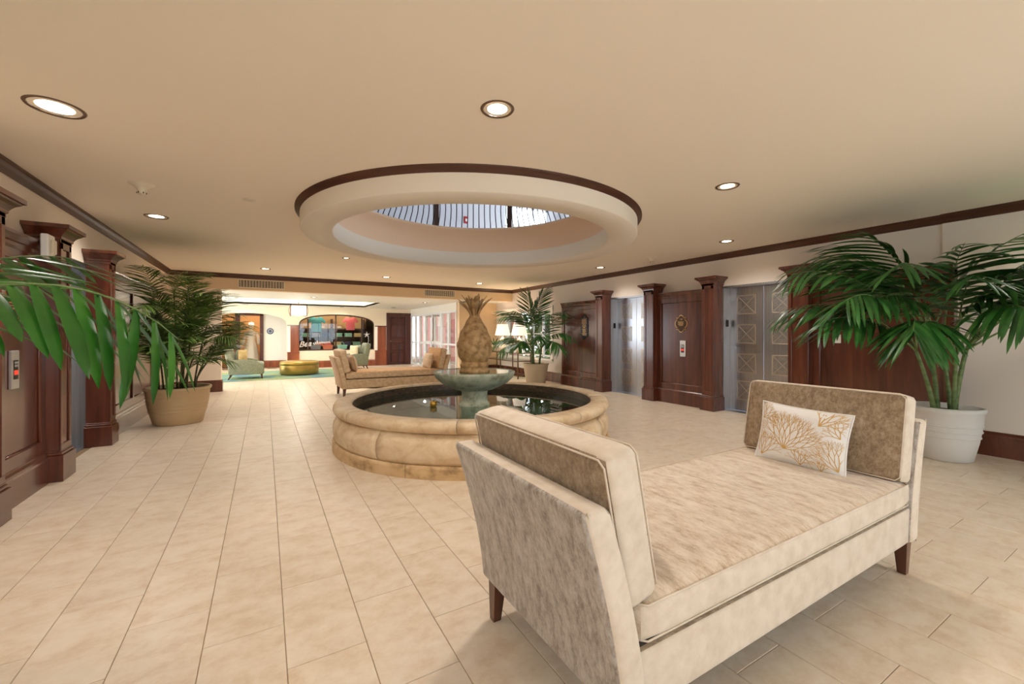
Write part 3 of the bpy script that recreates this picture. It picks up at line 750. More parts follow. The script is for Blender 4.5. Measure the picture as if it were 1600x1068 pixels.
# outside the entrance: terracotta columns and paving; greenery outside the window
pv = struct(MB().box(5.6, 14, 8.0, 24.5, -.14, -.02).build('ground_outside', 'paving'))
ow = MB()
ow.box(7.9, 8.1, 13.1, 24.5, -.02, 3.4)
wo = struct(ow.build('wall_outside', 'terracotta'))
for k in range(9): MB().box(7.82, 7.9, 13.5 + k * 1.2, 13.85 + k * 1.2, -.02, 3.0).build('pilaster', 'paving', wo)
MB().box(5.6, 8.1, 13.1, 24.5, 3.0, 3.1).build('canopy', 'white', wo)
def leaf_mass(name, label, x0, x1, y0, y1, z0, z1, n, size, mat, seed):
    random.seed(seed); m = MB()
    for k in range(n):
        c = Vector((random.uniform(x0, x1), random.uniform(y0, y1), z0 + (z1 - z0) * random.random() ** .8))
        R = Euler((random.uniform(0, 6), random.uniform(0, 6), random.uniform(0, 6))).to_matrix().to_4x4(); R.translation = c
        l = size * random.uniform(.6, 1.4)
        m.add([(0, 0, 0), (l * .4, l * .14, .01), (l, 0, 0), (l * .4, -l * .14, .01)], [(0, 1, 2, 3)], False, R)
    o = m.build(name, mat); tag(o, label, 'shrub'); o['kind'] = 'stuff'; return o
leaf_mass('shrub_foliage', 'green garden foliage outside the lattice window', 7.65, 9.1, 8.8, 12.6, .45, 2.5, 4200, .32, 'leafb', 4)

# ================================================================== SHOP FRONT (far wall)
m = MB()
def archpoly(x0, x1, spring, top, zt, n=20):
    pts = []
    for k in range(n + 1):
        a = PI - PI * k / n
        pts.append(((x0 + x1) / 2 + (x1 - x0) / 2 * math.cos(a), spring + (top - spring) * math.sin(a) ** .8))
    return pts + [(x1, zt), (x0, zt)]
fy = lambda p, q, a: (p, a, q)
A1 = (-1.75, .70); A2 = (1.12, 3.93)
m.prism(archpoly(*A1, 1.66, 2.08, FZ + .02), YF, YF + .22, fy)
m.prism(archpoly(*A2, 1.68, 2.09, FZ + .02), YF, YF + .22, fy)
m.box(-4.2, A1[0], YF, YF + .22, 0, FZ + .02); m.box(A1[1], A2[0], YF, YF + .22, 0, FZ + .02); m.box(A2[1], 4.42, YF, YF + .22, 0, FZ + .02)
m.box(A2[0], A2[1], YF, YF + .22, 0, .66); m.box(4.42, 5.6, YF, YF + .22, 2.14, FZ + .02)
struct(m.build('wall_far', 'cream'))
struct(MB().prism(BP, A2[0], A2[1], lambda p, q, a: (a, YF - p, q)).build('baseboard_far', 'woodlight'))
def dado_pier(x0, x1, label):
    t = thing('dado_pier', label, 'pier cladding', ((x0 + x1) / 2, YF, 0), 0, 'shop front pier claddings'); w = (x1 - x0) / 2
    MB().cbox(-w + .09, w, -.03, 0, .62, 1.62, .004).build('upper_board', 'woodlight', t)
    MB().cbox(-w, -w + .09, -.028, 0, .62, 1.62, .004).build('white_edge', 'white', t)
    MB().cbox(-w - .01, w + .01, -.05, 0, .28, .60, .004).build('dado_board', 'woodlight', t)
    MB().cbox(-w - .02, w + .02, -.06, 0, .59, .63, .006).build('dado_cap', 'woodlight', t)
    MB().cbox(-w - .02, w + .02, -.065, 0, 0, .28, .006).build('plinth', 'woodlight', t)
    MB().cbox(-w - .02, w + .02, -.045, 0, 1.62, 1.65, .006).build('top_moulding', 'wood', t)
dado_pier(.74, 1.12, 'wood clad pier between the open archway and the shop window')
dado_pier(3.96, 4.40, 'wood clad pier between the shop window and the panelled door')
# panelled door
d = MB()
d1 = struct(MB().box(4.55, 5.25, YF + .06, YF + .12, 0, 2.06).build('door_1', 'doorwood'))
fr = MB(); fr.cbox(4.42, 4.55, YF - .03, YF + .15, 0, 2.18, .005); fr.cbox(5.25, 5.46, YF - .03, YF + .15, 0, 2.18, .005); fr.cbox(4.42, 5.46, YF - .035, YF + .15, 2.06, 2.2, .005); fr.build('door_frame', 'doorwood', d1)
for zc, hh in ((1.88, .10), (1.42, .28), (.78, .15), (.32, .20)):
    for xc in (4.74, 5.06): MB().cbox(xc - .12, xc + .12, YF + .035, YF + .06, zc - hh, zc + hh, .02).build('door_panel', 'doorwood', d1)
MB().lathe([(.0001, 0), (.025, .0), (.028, .02), (.012, .03), (.012, .05)], 12).build('door_knob', 'gold', d1, (4.60, YF + .0, 1.0), (-PI / 2, 0, 0))
# shop window
sw = struct(MB().prism(archpoly(A2[0], A2[1], 1.68, 2.09, .66, 24)[:25] + [(A2[1], .66), (A2[0], .66)], YF + .1, YF + .106, fy).build('window_3', 'glass'))
ap = archpoly(*A2, 1.68, 2.09, 0, 24)[:25]
fr = MB().tube([(A2[0] + .02, YF + .1, .68)] + [(x * 1.0, YF + .1, z - .02) for x, z in ap] + [(A2[1] - .02, YF + .1, .68)], .03, 6, True)
fr.box(2.42, 2.47, YF + .08, YF + .12, .66, 2.08); fr.box(1.42, 1.46, YF + .08, YF + .12, .66, 1.9); fr.box(3.42, 3.46, YF + .08, YF + .12, .66, 1.95); fr.box(A2[0], A2[1], YF + .07, YF + .13, .64, .69)
fr.build('window_frame', 'shopwall', sw)
# window lettering (script) and flower drawing
fc = bpy.data.curves.new('window_script', 'FONT'); fc.body = 'Bea'; fc.size = .30; fc.shear = .45; fc.extrude = .001; fc.offset = .002
fo = bpy.data.objects.new('window_script', fc); COL.objects.link(fo); fc.materials.append(M['lettering']); fo.location = (1.12, YF + .093, .80); fo.rotation_euler = (PI / 2, -.12, 0); fo.parent = sw
sc = MB(); pts = []
for k in range(60):
    u_ = k / 59; pts.append((1.62 + .62 * u_, YF + .092, .92 + .07 * u_ + .05 * math.sin(k * .95) * (1 - .3 * u_) + (.08 if k in (14, 15, 30, 31) else 0)))
sc.tube(pts, .009, 5)
pts = [(3.35 + .36 * math.sin(k / 20 * PI * .55), YF + .092, .86 - .05 * math.sin(k / 20 * PI) + .32 * (k / 20) ** 3) for k in range(21)]
sc.tube(pts, .007, 5)
for k in range(5):
    a = 2 * PI * k / 5 + .3
    sc.tube([(3.64, YF + .092, 1.28), (3.64 + .06 * math.cos(a - .3), YF + .092, 1.28 + .06 * math.sin(a - .3)), (3.64 + .13 * math.cos(a), YF + .092, 1.28 + .13 * math.sin(a)), (3.64 + .06 * math.cos(a + .3), YF + .092, 1.28 + .06 * math.sin(a + .3)), (3.64, YF + .092, 1.28)], .008, 5)
sc.build('window_drawing', 'lettering', sw)
# shop interior
m = MB(); m.box(.95, 4.3, 20.1, 20.2, 0, 2.5); m.box(.95, 1.0, YF + .22, 20.2, 0, 2.5); m.box(4.3, 4.35, YF + .22, 20.2, 0, 2.5); m.box(.95, 4.35, YF + .22, 20.2, 2.4, 2.5)
struct(m.build('wall_shop', 'shopwall'))
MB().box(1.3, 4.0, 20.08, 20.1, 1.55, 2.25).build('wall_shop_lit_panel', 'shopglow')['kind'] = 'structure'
sh = thing('display_shelves', 'dark wooden display shelving behind the shop window', 'shelf', (2.5, 19.75, 0))
for z in (.42, .80, 1.18, 1.52): MB().box(-1.3, 1.3, -.28, .28, z - .03, z).build('shelf', 'shopwall', sh)
for x in (-1.3, -.02, 1.28): MB().box(x, x + .03, -.28, .28, 0, 1.95).build('upright', 'shopwall', sh)
def tee(x, y, z, mat, label, sc=1.0):
    p = [(-.20, -.32), (.20, -.32), (.20, .12), (.31, .03), (.37, .12), (.22, .30), (.09, .32), (.05, .27), (-.05, .27), (-.09, .32), (-.22, .30), (-.37, .12), (-.31, .03), (-.20, .12)]
    t = thing('hanging_shirt', label, 'shirt', (x, y, z), 0, 'shirts in the shop window')
    MB().prism([(a * sc, b * sc) for a, b in p], -.04, .04, lambda p_, q, a: (p_, a, q), .02, 2, True).build('cloth', mat, t)
    MB().tube([(-.12 * sc, 0, .30 * sc), (0, 0, .36 * sc), (.12 * sc, 0, .30 * sc)], .007, 5).build('hanger', 'iron', t)
    MB().tube([(0, 0, .36 * sc), (0, 0, 2.40 - z)], .003, 4).build('hanging_wire', 'iron', t)
tee(1.80, 18.75, 1.70, 'teal', 'teal shirt hanging in the shop window', .95); tee(3.10, 18.75, 1.74, 'pink', 'pink shirt hanging in the shop window', .85)
def hat(x, y, z, label, mat='straw', s=1.0):
    t = thing('straw_hat', label, 'hat', (x, y, z), 0, 'hats on the shop shelves')
    MB().lathe([(.19 * s, .01), (.19 * s, 0), (.10 * s, .012), (.095 * s, .07 * s), (.07 * s, .115 * s), (.0001, .12 * s)], 20).build('crown_and_brim', mat, t)
    MB().lathe([(.101 * s, .012), (.103 * s, .014), (.101 * s, .04)], 20).build('band', 'shopwall', t)
hat(2.12, 19.72, 1.52, 'straw hat on the top shelf beside the teal shirt'); hat(2.80, 19.72, 1.52, 'pale straw hat on the top shelf beside the pink shirt', 'dress', 1.1)
hat(1.6, 19.7, .80, 'grey cloth hat on the lower shelf behind the script lettering', 'greyfab')
def folded(x, y, z, mat, label, w=.15):
    t = thing('folded_garment', label, 'folded garment', (x, y, z), 0, 'folded clothes on the shop shelves')
    for k in range(3):
        mm = rbox(w, .13, .028, .02, 4); mm.build('fold', mat, t, (random.uniform(-.01, .01), 0, .028 + k * .056))
for k, (x, z, mat, lb) in enumerate([(1.45, 1.18, 'mint', 'mint folded garments under the teal shirt'), (1.85, 1.18, 'greyfab', 'grey folded garments on the middle shelf'), (2.25, 1.18, 'navy', 'navy folded garments beside the window mullion'),
        (2.75, 1.18, 'mint', 'mint folded garments under the pale straw hat'), (3.15, 1.18, 'mint', 'mint folded garments under the pink shirt'), (3.55, 1.18, 'goldfab', 'yellow folded garments at the shelf end'),
        (2.0, .80, 'coralcol', 'coral folded garments on the lower shelf'), (2.3, .80, 'pink', 'pink folded garments on the lower shelf'), (2.7, .80, 'goldfab', 'yellow folded garments low beside the mullion'), (3.1, .80, 'navy', 'navy folded garments low behind the armchair'), (3.5, .80, 'mint', 'mint folded garments low at the shelf end')]):
    folded(x, 19.62, z, mat, lb)
def handbag(x, z, mat, label):
    t = thing('beach_bag', label, 'bag', (x, 18.6, z), 0, 'bags in the shop window')
    MB().prism([(-.16, 0), (.16, 0), (.20, .22), (-.20, .22)], -.06, .06, lambda p, q, a: (p, a, q), .015, 2).build('body', mat, t)
    MB().tube([(-.09 + .18 * k / 8, 0, .22 + .13 * math.sin(PI * k / 8)) for k in range(9)], .01, 5).build('handle', mat, t)
MB().box(1.2, 3.8, 18.35, 18.85, .60, .64).build('window_ledge', 'shopwall', sh, (-2.5, -19.75, 0))
handbag(1.75, .64, 'greyfab', 'grey beach bag on the window ledge'); handbag(2.2, .64, 'coralcol', 'coral beach bag on the window ledge'); handbag(2.75, .64, 'mint', 'mint beach bag on the window ledge')
for x, y, lb in [(1.75, 18.6, 'above the teal shirt'), (2.3, 18.6, 'just beside the window mullion'), (2.9, 18.6, 'beside the pink shirt'), (3.3, 19.3, 'deeper in behind the pink shirt'), (2.0, 19.3, 'deeper in over the straw hat')]:
    t = thing('shop_spotlight', 'glowing shop window spotlight ' + lb, 'spotlight', (x, y, 2.40), 0, 'shop window spotlights')
    MB().lathe([(.03, 0), (.045, -.09), (.04, -.095)], 12).build('can', 'iron', t); MB().lathe([(.0001, -.088), (.038, -.088)], 12).build('bulb', 'spark', t)
    L = bpy.data.lights.new('shop_lamp', 'POINT'); L.energy = 10; L.color = (1, .78, .55); L.shadow_soft_size = .04
    lo = bpy.data.objects.new('lamp', L); COL.objects.link(lo); lo.parent = t; lo.location = (0, 0, -.14)
# archway recess: white back wall, door frame, mannequin, gate
m = MB(); m.box(-.05, .85, 19.2, 19.35, 0, 2.5); m.box(.85, .95, YF + .22, 19.35, 0, 2.5); m.box(-4.2, -1.45, 19.2, 19.35, 0, 2.5); m.box(-4.2, .95, YF + .22, 21.4, 2.4, 2.5)
struct(m.build('wall_recess', 'white'))
m = MB(); m.box(-4.2, .95, 21.3, 21.4, 0, 2.5); m.box(-.05, .0, 19.35, 21.3, 0, 2.5); m.box(-4.2, -4.1, YF + .2, 21.4, 0, 2.5); struct(m.build('wall_shop_back', 'shopglow'))
struct(MB().prism(BP, -.05, .85, lambda p, q, a: (a, 19.2 - p, q)).build('baseboard_recess', 'woodlight'))
fr = MB(); fr.cbox(-.98, -.82, 19.12, 19.35, 0, 2.2, .006); fr.cbox(-.17, -.05, 19.12, 19.35, 0, 2.2, .006); fr.cbox(-.98, -.05, 19.12, 19.35, 2.02, 2.22, .006)
struct(fr.build('door_2', 'doorwood'))
t = thing('blue_plaque', 'round dark blue ornamental plate on the white archway wall', 'plaque', (.18, 19.2, 1.42))
MB().lathe([(.0001, .02), (.10, .02), (.12, .012), (.12, 0)], 20).build('plate', 'blueplaque', t, None, (PI / 2, 0, 0)); MB().lathe([(.06, .022), (.075, .024), (.08, .02)], 20).build('ornament', 'silver', t, None, (PI / 2, 0, 0))
t = thing('mannequin', 'mannequin in a long white dress and hat inside the shop doorway', 'mannequin', (-.47, 19.75, 0))
MB().lathe([(.0001, .0), (.16, .0), (.16, .02), (.02, .03), (.02, .30)], 20).build('stand', 'iron', t)
MB().lathe([(.30, .22), (.26, .55), (.19, .9), (.15, 1.05), (.17, 1.2), (.19, 1.33), (.15, 1.42), (.06, 1.46), (.05, 1.52)], 28, rmod=lambda a, z: 1 + (.07 * math.sin(a * 9) if z < .95 else .0)).build('dress', 'dress', t)
for e in (-1, 1): MB().tube([(e * .16, 0, 1.38), (e * .25, -.02, 1.15), (e * .27, -.08, .90)], [.055, .06, .07], 10).build('sleeve', 'dress', t)
MB().lathe([(.0001, 1.48), (.05, 1.50), (.08, 1.57), (.085, 1.64), (.06, 1.72), (.0001, 1.75)], 16).build('head', 'ivory', t)
MB().lathe([(.20, 1.665), (.20, 1.655), (.10, 1.67), (.09, 1.76), (.0001, 1.78)], 20).build('hat', 'whiteplastic', t)
t = thing('iron_gate', 'black scrolled iron gate beside the shop doorway', 'gate', (-1.24, 19.1, 0))
fr = MB()
for x in (-.24, .22): fr.box(x, x + .025, -.012, .012, .05, 1.95)
for z in (.05, 1.0, 1.93): fr.box(-.24, .245, -.012, .012, z, z + .025)
fr.build('frame', 'iron', t)
for zc in (.35, .75, 1.25, 1.65):
    g = MB()
    for cx_ in (-.11, .11):
        for e in (-1, 1): g.tube([(cx_ + (.10 - .006 * k) * math.cos(k * .42) * e, 0, zc + (.13 - .007 * k) * math.sin(k * .42)) for k in range(18)], .008, 5)
    g.tube([(0, 0, zc - .2), (0, 0, zc + .2)], .009, 5); g.build('scroll', 'iron', t)
L = bpy.data.lights.new('shop_back_lamp', 'POINT'); L.energy = 45; L.color = (1, .75, .5); L.shadow_soft_size = .06
t = thing('shop_spotlight', 'glowing ceiling spotlight above the mannequin in the doorway', 'spotlight', (-.45, 19.9, 2.40), 0, 'shop window spotlights')
MB().lathe([(.03, 0), (.05, -.09), (.045, -.1)], 12).build('can', 'iron', t); MB().lathe([(.0001, -.09), (.042, -.09)], 12).build('bulb', 'spark', t)
lo = bpy.data.objects.new('lamp', L); COL.objects.link(lo); lo.parent = t; lo.location = (0, 0, -.16)

# ================================================================== FAR LOBBY FURNITURE
o = MB().cbox(-2.2, 2.75, 13.95, 17.2, 0, .012, .004).build('area_rug', 'rug'); tag(o, 'blue and green mottled area rug under the gold ottoman', 'rug')
o = MB().cbox(4.15, 5.40, 14.3, 16.5, 0, .012, .004).build('door_mat', 'mat'); tag(o, 'dark navy door mat before the glass entrance doors', 'door mat')
def ottoman(x, y, z0, r, h, label, nm='ottoman', mt='goldleather'):
    t = thing(nm, label, nm.replace('_', ' '), (x, y, z0))
    MB().lathe([(r * .97, .03), (r, .05), (r, h * .70), (r * .99, h * .72)], 56).build('drum', mt, t)
    MB().lathe([(r * .99, h * .72), (r * 1.015, h * .73), (r * 1.02, h * .86), (r * .99, h * .96), (r * .9, h), (.0001, h)], 56).build('cushion', mt, t)
    MB().lathe([(r * 1.0, h * .70), (r * 1.012, h * .715), (r * 1.0, h * .73)], 56).build('piping', mt, t)
    MB().lathe([(.0001, 0), (r * .9, 0), (r * .9, .03), (.0001, .03)], 40).build('plinth', 'bronze', t)
ottoman(.97, 15.35, .012, .57, .43, 'large round gold leather ottoman on the blue rug')
ottoman(2.52, 10.85, 0, .42, .43, 'round shiny gold ottoman just behind the tan daybed')
def armchair(x, y, rz, label, z=.012):
    t = thing('armchair', label, 'armchair', (x, y, z), rz, 'sage green armchairs')
    rbox(.42, .40, .10, .03, 6).build('seat_frame', 'sage', t, (.02, 0, .24))
    rbox(.38, .30, .075, .05, 8, (0, 0, .02)).build('seat_cushion', 'sagepale', t, (.06, 0, .40))
    rbox(.09, .40, .36, .05, 8, (.02, 0, 0)).build('backrest', 'sage', t, (-.40, 0, .60), (0, -.20, 0))
    for e in (-1, 1):
        pr = [(-.43, .14), (.42, .14), (.43, .36), (.36, .44), (.24, .53), (.05, .565), (-.36, .57), (-.46, .60)]
        MB().prism(pr, e * .33, e * .44, lambda p, q, a: (p, a, q), .02, 3, True).build('arm', 'sage', t)
    for xx, yy, k in ((-.37, -.36, -.07), (-.37, .36, -.07), (.37, -.36, .02), (.37, .36, .02)):
        MB().tube([(xx, yy, .15), (xx + k, yy, 0)], [.028, .016], 8).build('leg', 'legwood', t)
    return t
armchair(-.46, 14.75, 0, 'sage green armchair with cushions facing the gold ottoman, by the bamboo palm')
armchair(2.88, 16.7, PI, 'sage green armchair with cushions in front of the shop window')
def pillow_mesh(w, h, T, n=14, ear=.06):
    m = MB()
    def P(u, v, s):
        x = u * w / 2 * (1 - ear * (1 - v * v)); z = v * h / 2 * (1 - ear * (1 - u * u))
        d = T / 2 * (max(0, 1 - abs(u) ** 2.4) * max(0, 1 - abs(v) ** 2.4)) ** .5
        return Vector((x, s * d, z))
    for s in (-1, 1):
        vs = [P(-1 + 2 * i / n, -1 + 2 * j / n, s) for i in range(n + 1) for j in range(n + 1)]
        fs = [(i * (n + 1) + j, (i + 1) * (n + 1) + j, (i + 1) * (n + 1) + j + 1, i * (n + 1) + j + 1) for i in range(n) for j in range(n)]
        m.add(vs, fs, True)
    edge = [P(math.copysign(1, 1) * 1, -1 + 2 * k / 16, 0) for k in range(16)] + [P(1 - 2 * k / 16, 1, 0) for k in range(16)] + [P(-1, 1 - 2 * k / 16, 0) for k in range(16)] + [P(-1 + 2 * k / 16, -1, 0) for k in range(16)]
    return m, P, edge
def throw_pillow(label, loc, rot, mat, w=.5, h=.36, T=.16, grp=None, piping=None, coral=False):
    t = thing('throw_pillow', label, 'pillow', loc, 0, grp); t.rotation_euler = rot
    m, P, edge = pillow_mesh(w, h, T)
    m.build('cover', mat, t)
    if piping: MB().tube(edge, .005, 6, True).build('piping', piping, t)
    if coral:
        cm = MB(); rnd = random.Random(11)
        def strip(p, q, w0, w1):
            p = Vector(p); q = Vector(q); d = (q - p)
            if d.length < 1e-5: return
            nn = Vector((-d.y, d.x)).normalized()
            vs = []
            for pt, ww in ((p, w0), (q, w1)):
                for e in (-1, 1):
                    g = pt + nn * e * ww
                    u_, v_ = max(-.985, min(.985, g.x)), max(-.98, min(.98, g.y))
                    k = P(u_, v_, -1); k.y -= .0012; vs.append(k)
            cm.add(vs, [(0, 1, 3, 2)])
        def branch(p, a, l, w0, depth, spread, asp):
            q = (p[0] + l * math.cos(a), p[1] + l * math.sin(a) * asp)
            if abs(q[0]) > 1.02 or abs(q[1]) > 1.02: return
            strip(p, q, w0 * .62, w0 * .5)
            if depth == 0: return
            for e in (-1, 1):
                branch(q, a + e * spread * rnd.uniform(.6, 1.2), l * rnd.uniform(.74, .92), w0 * .74, depth - 1, spread * .92, asp)
        asp = w / h
        for (p, a0, a1, n, l, dp, w0) in (((-.25, -.50), -.1, 2.6, 8, .235, 5, .020), ((-.80, -.85), .4, 2.4, 4, .17, 4, .018), ((.45, .50), .0, 1.9, 4, .17, 4, .024), ((.90, -.80), 1.2, 3.0, 4, .19, 4, .018), ((.12, -.92), .5, 2.5, 4, .12, 3, .016), ((-.9, .42), -.2, 1.8, 4, .12, 4, .014), ((.9, .2), 1.4, 3.2, 3, .13, 3, .016), ((.55, -.95), .6, 2.2, 3, .1, 2, .016)):
            for k in range(n): branch(p, a0 + (a1 - a0) * (k + .5) / n, l, w0, dp, .42, asp)
        cm.build('coral_print', 'coral', t, fix=False)['kind'] = 'stuff'
    return t
throw_pillow('pale gold pillow against the sage armchair by the bamboo palm', (-.56, 14.62, .66), (.0, .0, 1.15), 'goldfab', .44, .40, .16, 'armchair pillows')
throw_pillow('sage pillow against the back of the armchair by the bamboo palm', (-.68, 14.78, .66), (0, 0, 1.5), 'sagepale', .44, .40, .14, 'armchair pillows')
throw_pillow('cream pillow on the armchair in front of the shop window', (2.86, 16.55, .68), (0, 0, -1.1), 'creamfab', .44, .42, .16, 'armchair pillows')
throw_pillow('pale sage pillow leaning back in the armchair before the shop window', (3.06, 16.65, .68), (0, 0, -1.5), 'sagepale', .44, .42, .14, 'armchair pillows')
# square lantern hanging from the tray
t = thing('pendant_lantern', 'square glowing pendant lantern hanging before the shop front', 'pendant light', (.98, 16.0, 1.92))
MB().cbox(-.22, .22, -.22, .22, .02, .33, .006).build('glass', 'lantern', t)
fr = MB()
for x in (-.24, .24):
    for y in (-.24, .24): fr.box(x - .01, x + .01, y - .01, y + .01, 0, .36)
for z in (0, .35):
    for e in (-.24, .24): fr.box(-.25, .25, e - .01, e + .01, z, z + .015); fr.box(e - .01, e + .01, -.25, .25, z, z + .015)
fr.build('frame', 'bronze', t)
for e in (-1, 1): MB().tube([(e * (.25 + .05 * math.sin(PI * k / 10)), -.05, .02 + .32 * k / 10) for k in range(11)], .006, 5).build('side_loop', 'bronze', t)
MB().tube([(0, 0, .36), (0, 0, FZ + .34 - 1.92)], .012, 6).build('stem', 'bronze', t)
L = bpy.data.lights.new('lantern_lamp', 'POINT'); L.energy = 36; L.color = (1, .92, .8); L.shadow_soft_size = .2
lo = bpy.data.objects.new('lamp', L); COL.objects.link(lo); lo.parent = t; lo.location = (0, 0, -.12)

# ================================================================== FOUNTAIN
ft = thing('fountain', 'round stone fountain with a carved pineapple rising from a green bowl', 'fountain', (CX, CY, 0))
rim_p = [(1.50, .30), (1.50, .505), (1.515, .52), (1.66, .525), (1.695, .515), (1.712, .49), (1.715, .46), (1.70, .43), (1.675, .412), (1.66, .405), (1.60, .40), (1.60, .30)]
body_p = [(1.60, .12), (1.60, .40), (1.655, .395), (1.66, .375), (1.668, .355), (1.69, .335), (1.708, .30), (1.715, .255), (1.712, .20), (1.70, .155), (1.69, .125)]
base_p = [(1.55, 0), (1.55, .12), (1.70, .12), (1.712, .112), (1.718, .095), (1.718, 0)]
for k in range(8):
    a = 2 * PI * k / 8 + .25; g = .0015
    m = MB().arc(rim_p, a + g, a + PI / 4 - g, 14, smooth=False); m.sm = [True] * (len(m.f) - 2) + [False] * 2; m.build('rim_stone', 'stone', ft)
    m = MB().arc(body_p, a + .3 + g, a + .3 + PI / 4 - g, 14); m.sm = [True] * (len(m.f) - 2) + [False] * 2; m.build('wall_stone', 'stone', ft)
    m = MB().arc(base_p, a + .5 + g, a + .5 + PI / 4 - g, 14); m.build('plinth_stone', 'stonebase', ft)
m = MB().lathe([(1.498, .50), (1.498, .16)], 96); o = m.build('mosaic_lining', 'mosaic', ft, fix=False)
uv = o.data.uv_layers.new(name='uv')
for lp in o.data.loops:
    v = o.data.vertices[lp.vertex_index].co; uv.data[lp.index].uv = ((math.atan2(v.y, v.x)) * 1.498, v.z)
MB().lathe([(.0001, .16), (1.50, .16)], 64).build('pool_floor', 'poolfloor', ft)
MB().lathe([(.0001, .405), (1.497, .405)], 96).build('water', 'water', ft, fix=False)
pd = MB().lathe([(.20, .16), (.20, .43), (.178, .44), (.172, .47), (.168, .56), (.178, .60), (.19, .62)], 40); pd.build('pedestal', 'verdigris', ft)
lob = lambda a, z: 1 + (.012 * abs(math.sin(a * 7)) if z < .80 else 0)
MB().lathe([(.17, .60), (.22, .605), (.33, .645), (.43, .70), (.50, .765), (.53, .82), (.532, .84), (.515, .845), (.49, .83), (.40, .822), (.0001, .82)], 84, rmod=lob).build('bowl', 'verdigris', ft)
for k in range(14):
    a = 2 * PI * k / 14
    MB().tube([((.20 + .31 * s) * math.cos(a), (.20 + .31 * s) * math.sin(a), .605 + .20 * s ** 1.6 - .002) for s in [i / 6 for i in range(6)]], .006, 5).build('bowl_rib', 'verdigris', ft)
MB().lathe([(.0001, .838), (.49, .838)], 48).build('bowl_water', 'water', ft, fix=False)
MB().lathe([(.0001, .82), (.195, .82), (.20, .86), (.185, .868), (.18, .90), (.186, .905), (.186, .93), (.172, .94), (.172, .965), (.0001, .97)], 40).build('plinth', 'pine', ft)
def bump_(a, z):
    u_ = a * 7 / PI; v_ = (z - .96) * 13
    return 1 + .035 * abs(math.sin((u_ + v_) * PI / 2)) * abs(math.sin((u_ - v_) * PI / 2)) * 2
zs = [(.150, .955), (.172, .985), (.198, 1.03), (.216, 1.09), (.222, 1.15), (.215, 1.22), (.195, 1.30), (.165, 1.375), (.13, 1.44), (.098, 1.50), (.07, 1.55), (.055, 1.585), (.0001, 1.595)]
fine = []
for i in range(len(zs) - 1):
    for k in range(5):
        f_ = k / 5; fine.append((zs[i][0] * (1 - f_) + zs[i + 1][0] * f_, zs[i][1] * (1 - f_) + zs[i + 1][1] * f_))
fine.append(zs[-1])
MB().lathe(fine, 84, rmod=bump_).build('pineapple', 'pine', ft)
def blade(L_, w, curl, thick=.008, n=6):
    m = MB(); vs = []; fs = []
    for i in range(n + 1):
        s = i / n; r = .02 + curl * s ** 2; z = L_ * s; ww = w * (.45 + .75 * math.sin(PI * min(1, .05 + .72 * s)) if s < 1 else .30)
        vs += [(r, -ww, z), (r - .35 * ww, 0, z), (r, ww, z), (r + thick, 0, z + .002)]
    for i in range(n):
        for k in range(4): fs.append((i * 4 + k, i * 4 + (k + 1) % 4, i * 4 + 4 + (k + 1) % 4, i * 4 + 4 + k))
    fs += [(3, 2, 1, 0), (n * 4, n * 4 + 1, n * 4 + 2, n * 4 + 3)]
    m.add(vs, fs, True); return m
random.seed(2)
for ring, (n, L_, curl, rr) in enumerate(((6, .24, .20, .035), (6, .29, .13, .025), (3, .29, .05, .01))):
    for k in range(n):
        a = 2 * PI * k / n + ring * .4 + random.uniform(-.1, .1)
        o = blade(L_ * random.uniform(.8, 1.05), .030, curl * random.uniform(.85, 1.15)).build('crown_leaf', 'pine', ft, (rr * math.cos(a), rr * math.sin(a), 1.545)); o.rotation_euler = (0, 0, a)
# lamp under water, toy and coin
o = MB().lathe([(.0001, .0), (.014, .0), (.02, -.02)], 16).build('pool_lamp', 'poollight', ft, (-.25, 1.25, .30)); o.rotation_euler = (.5, 0, 0)
o = MB().lathe([(.0001, .0), (.010, .0), (.016, -.02)], 16).build('pool_lamp', 'poollight', ft, (1.30, .35, .30)); o.rotation_euler = (0, -.6, 0)
t = thing('floating_candle', 'small yellow floating candle cup on the fountain water', 'candle', (CX - .52, CY + .12, .40))
MB().lathe([(.0001, 0), (.035, 0), (.045, .03), (.04, .07), (.035, .07), (.0001, .065)], 14).build('cup', 'duckgold', t); MB().tube([(0, 0, .06), (0, 0, .085)], .004, 5).build('wick', 'black', t)

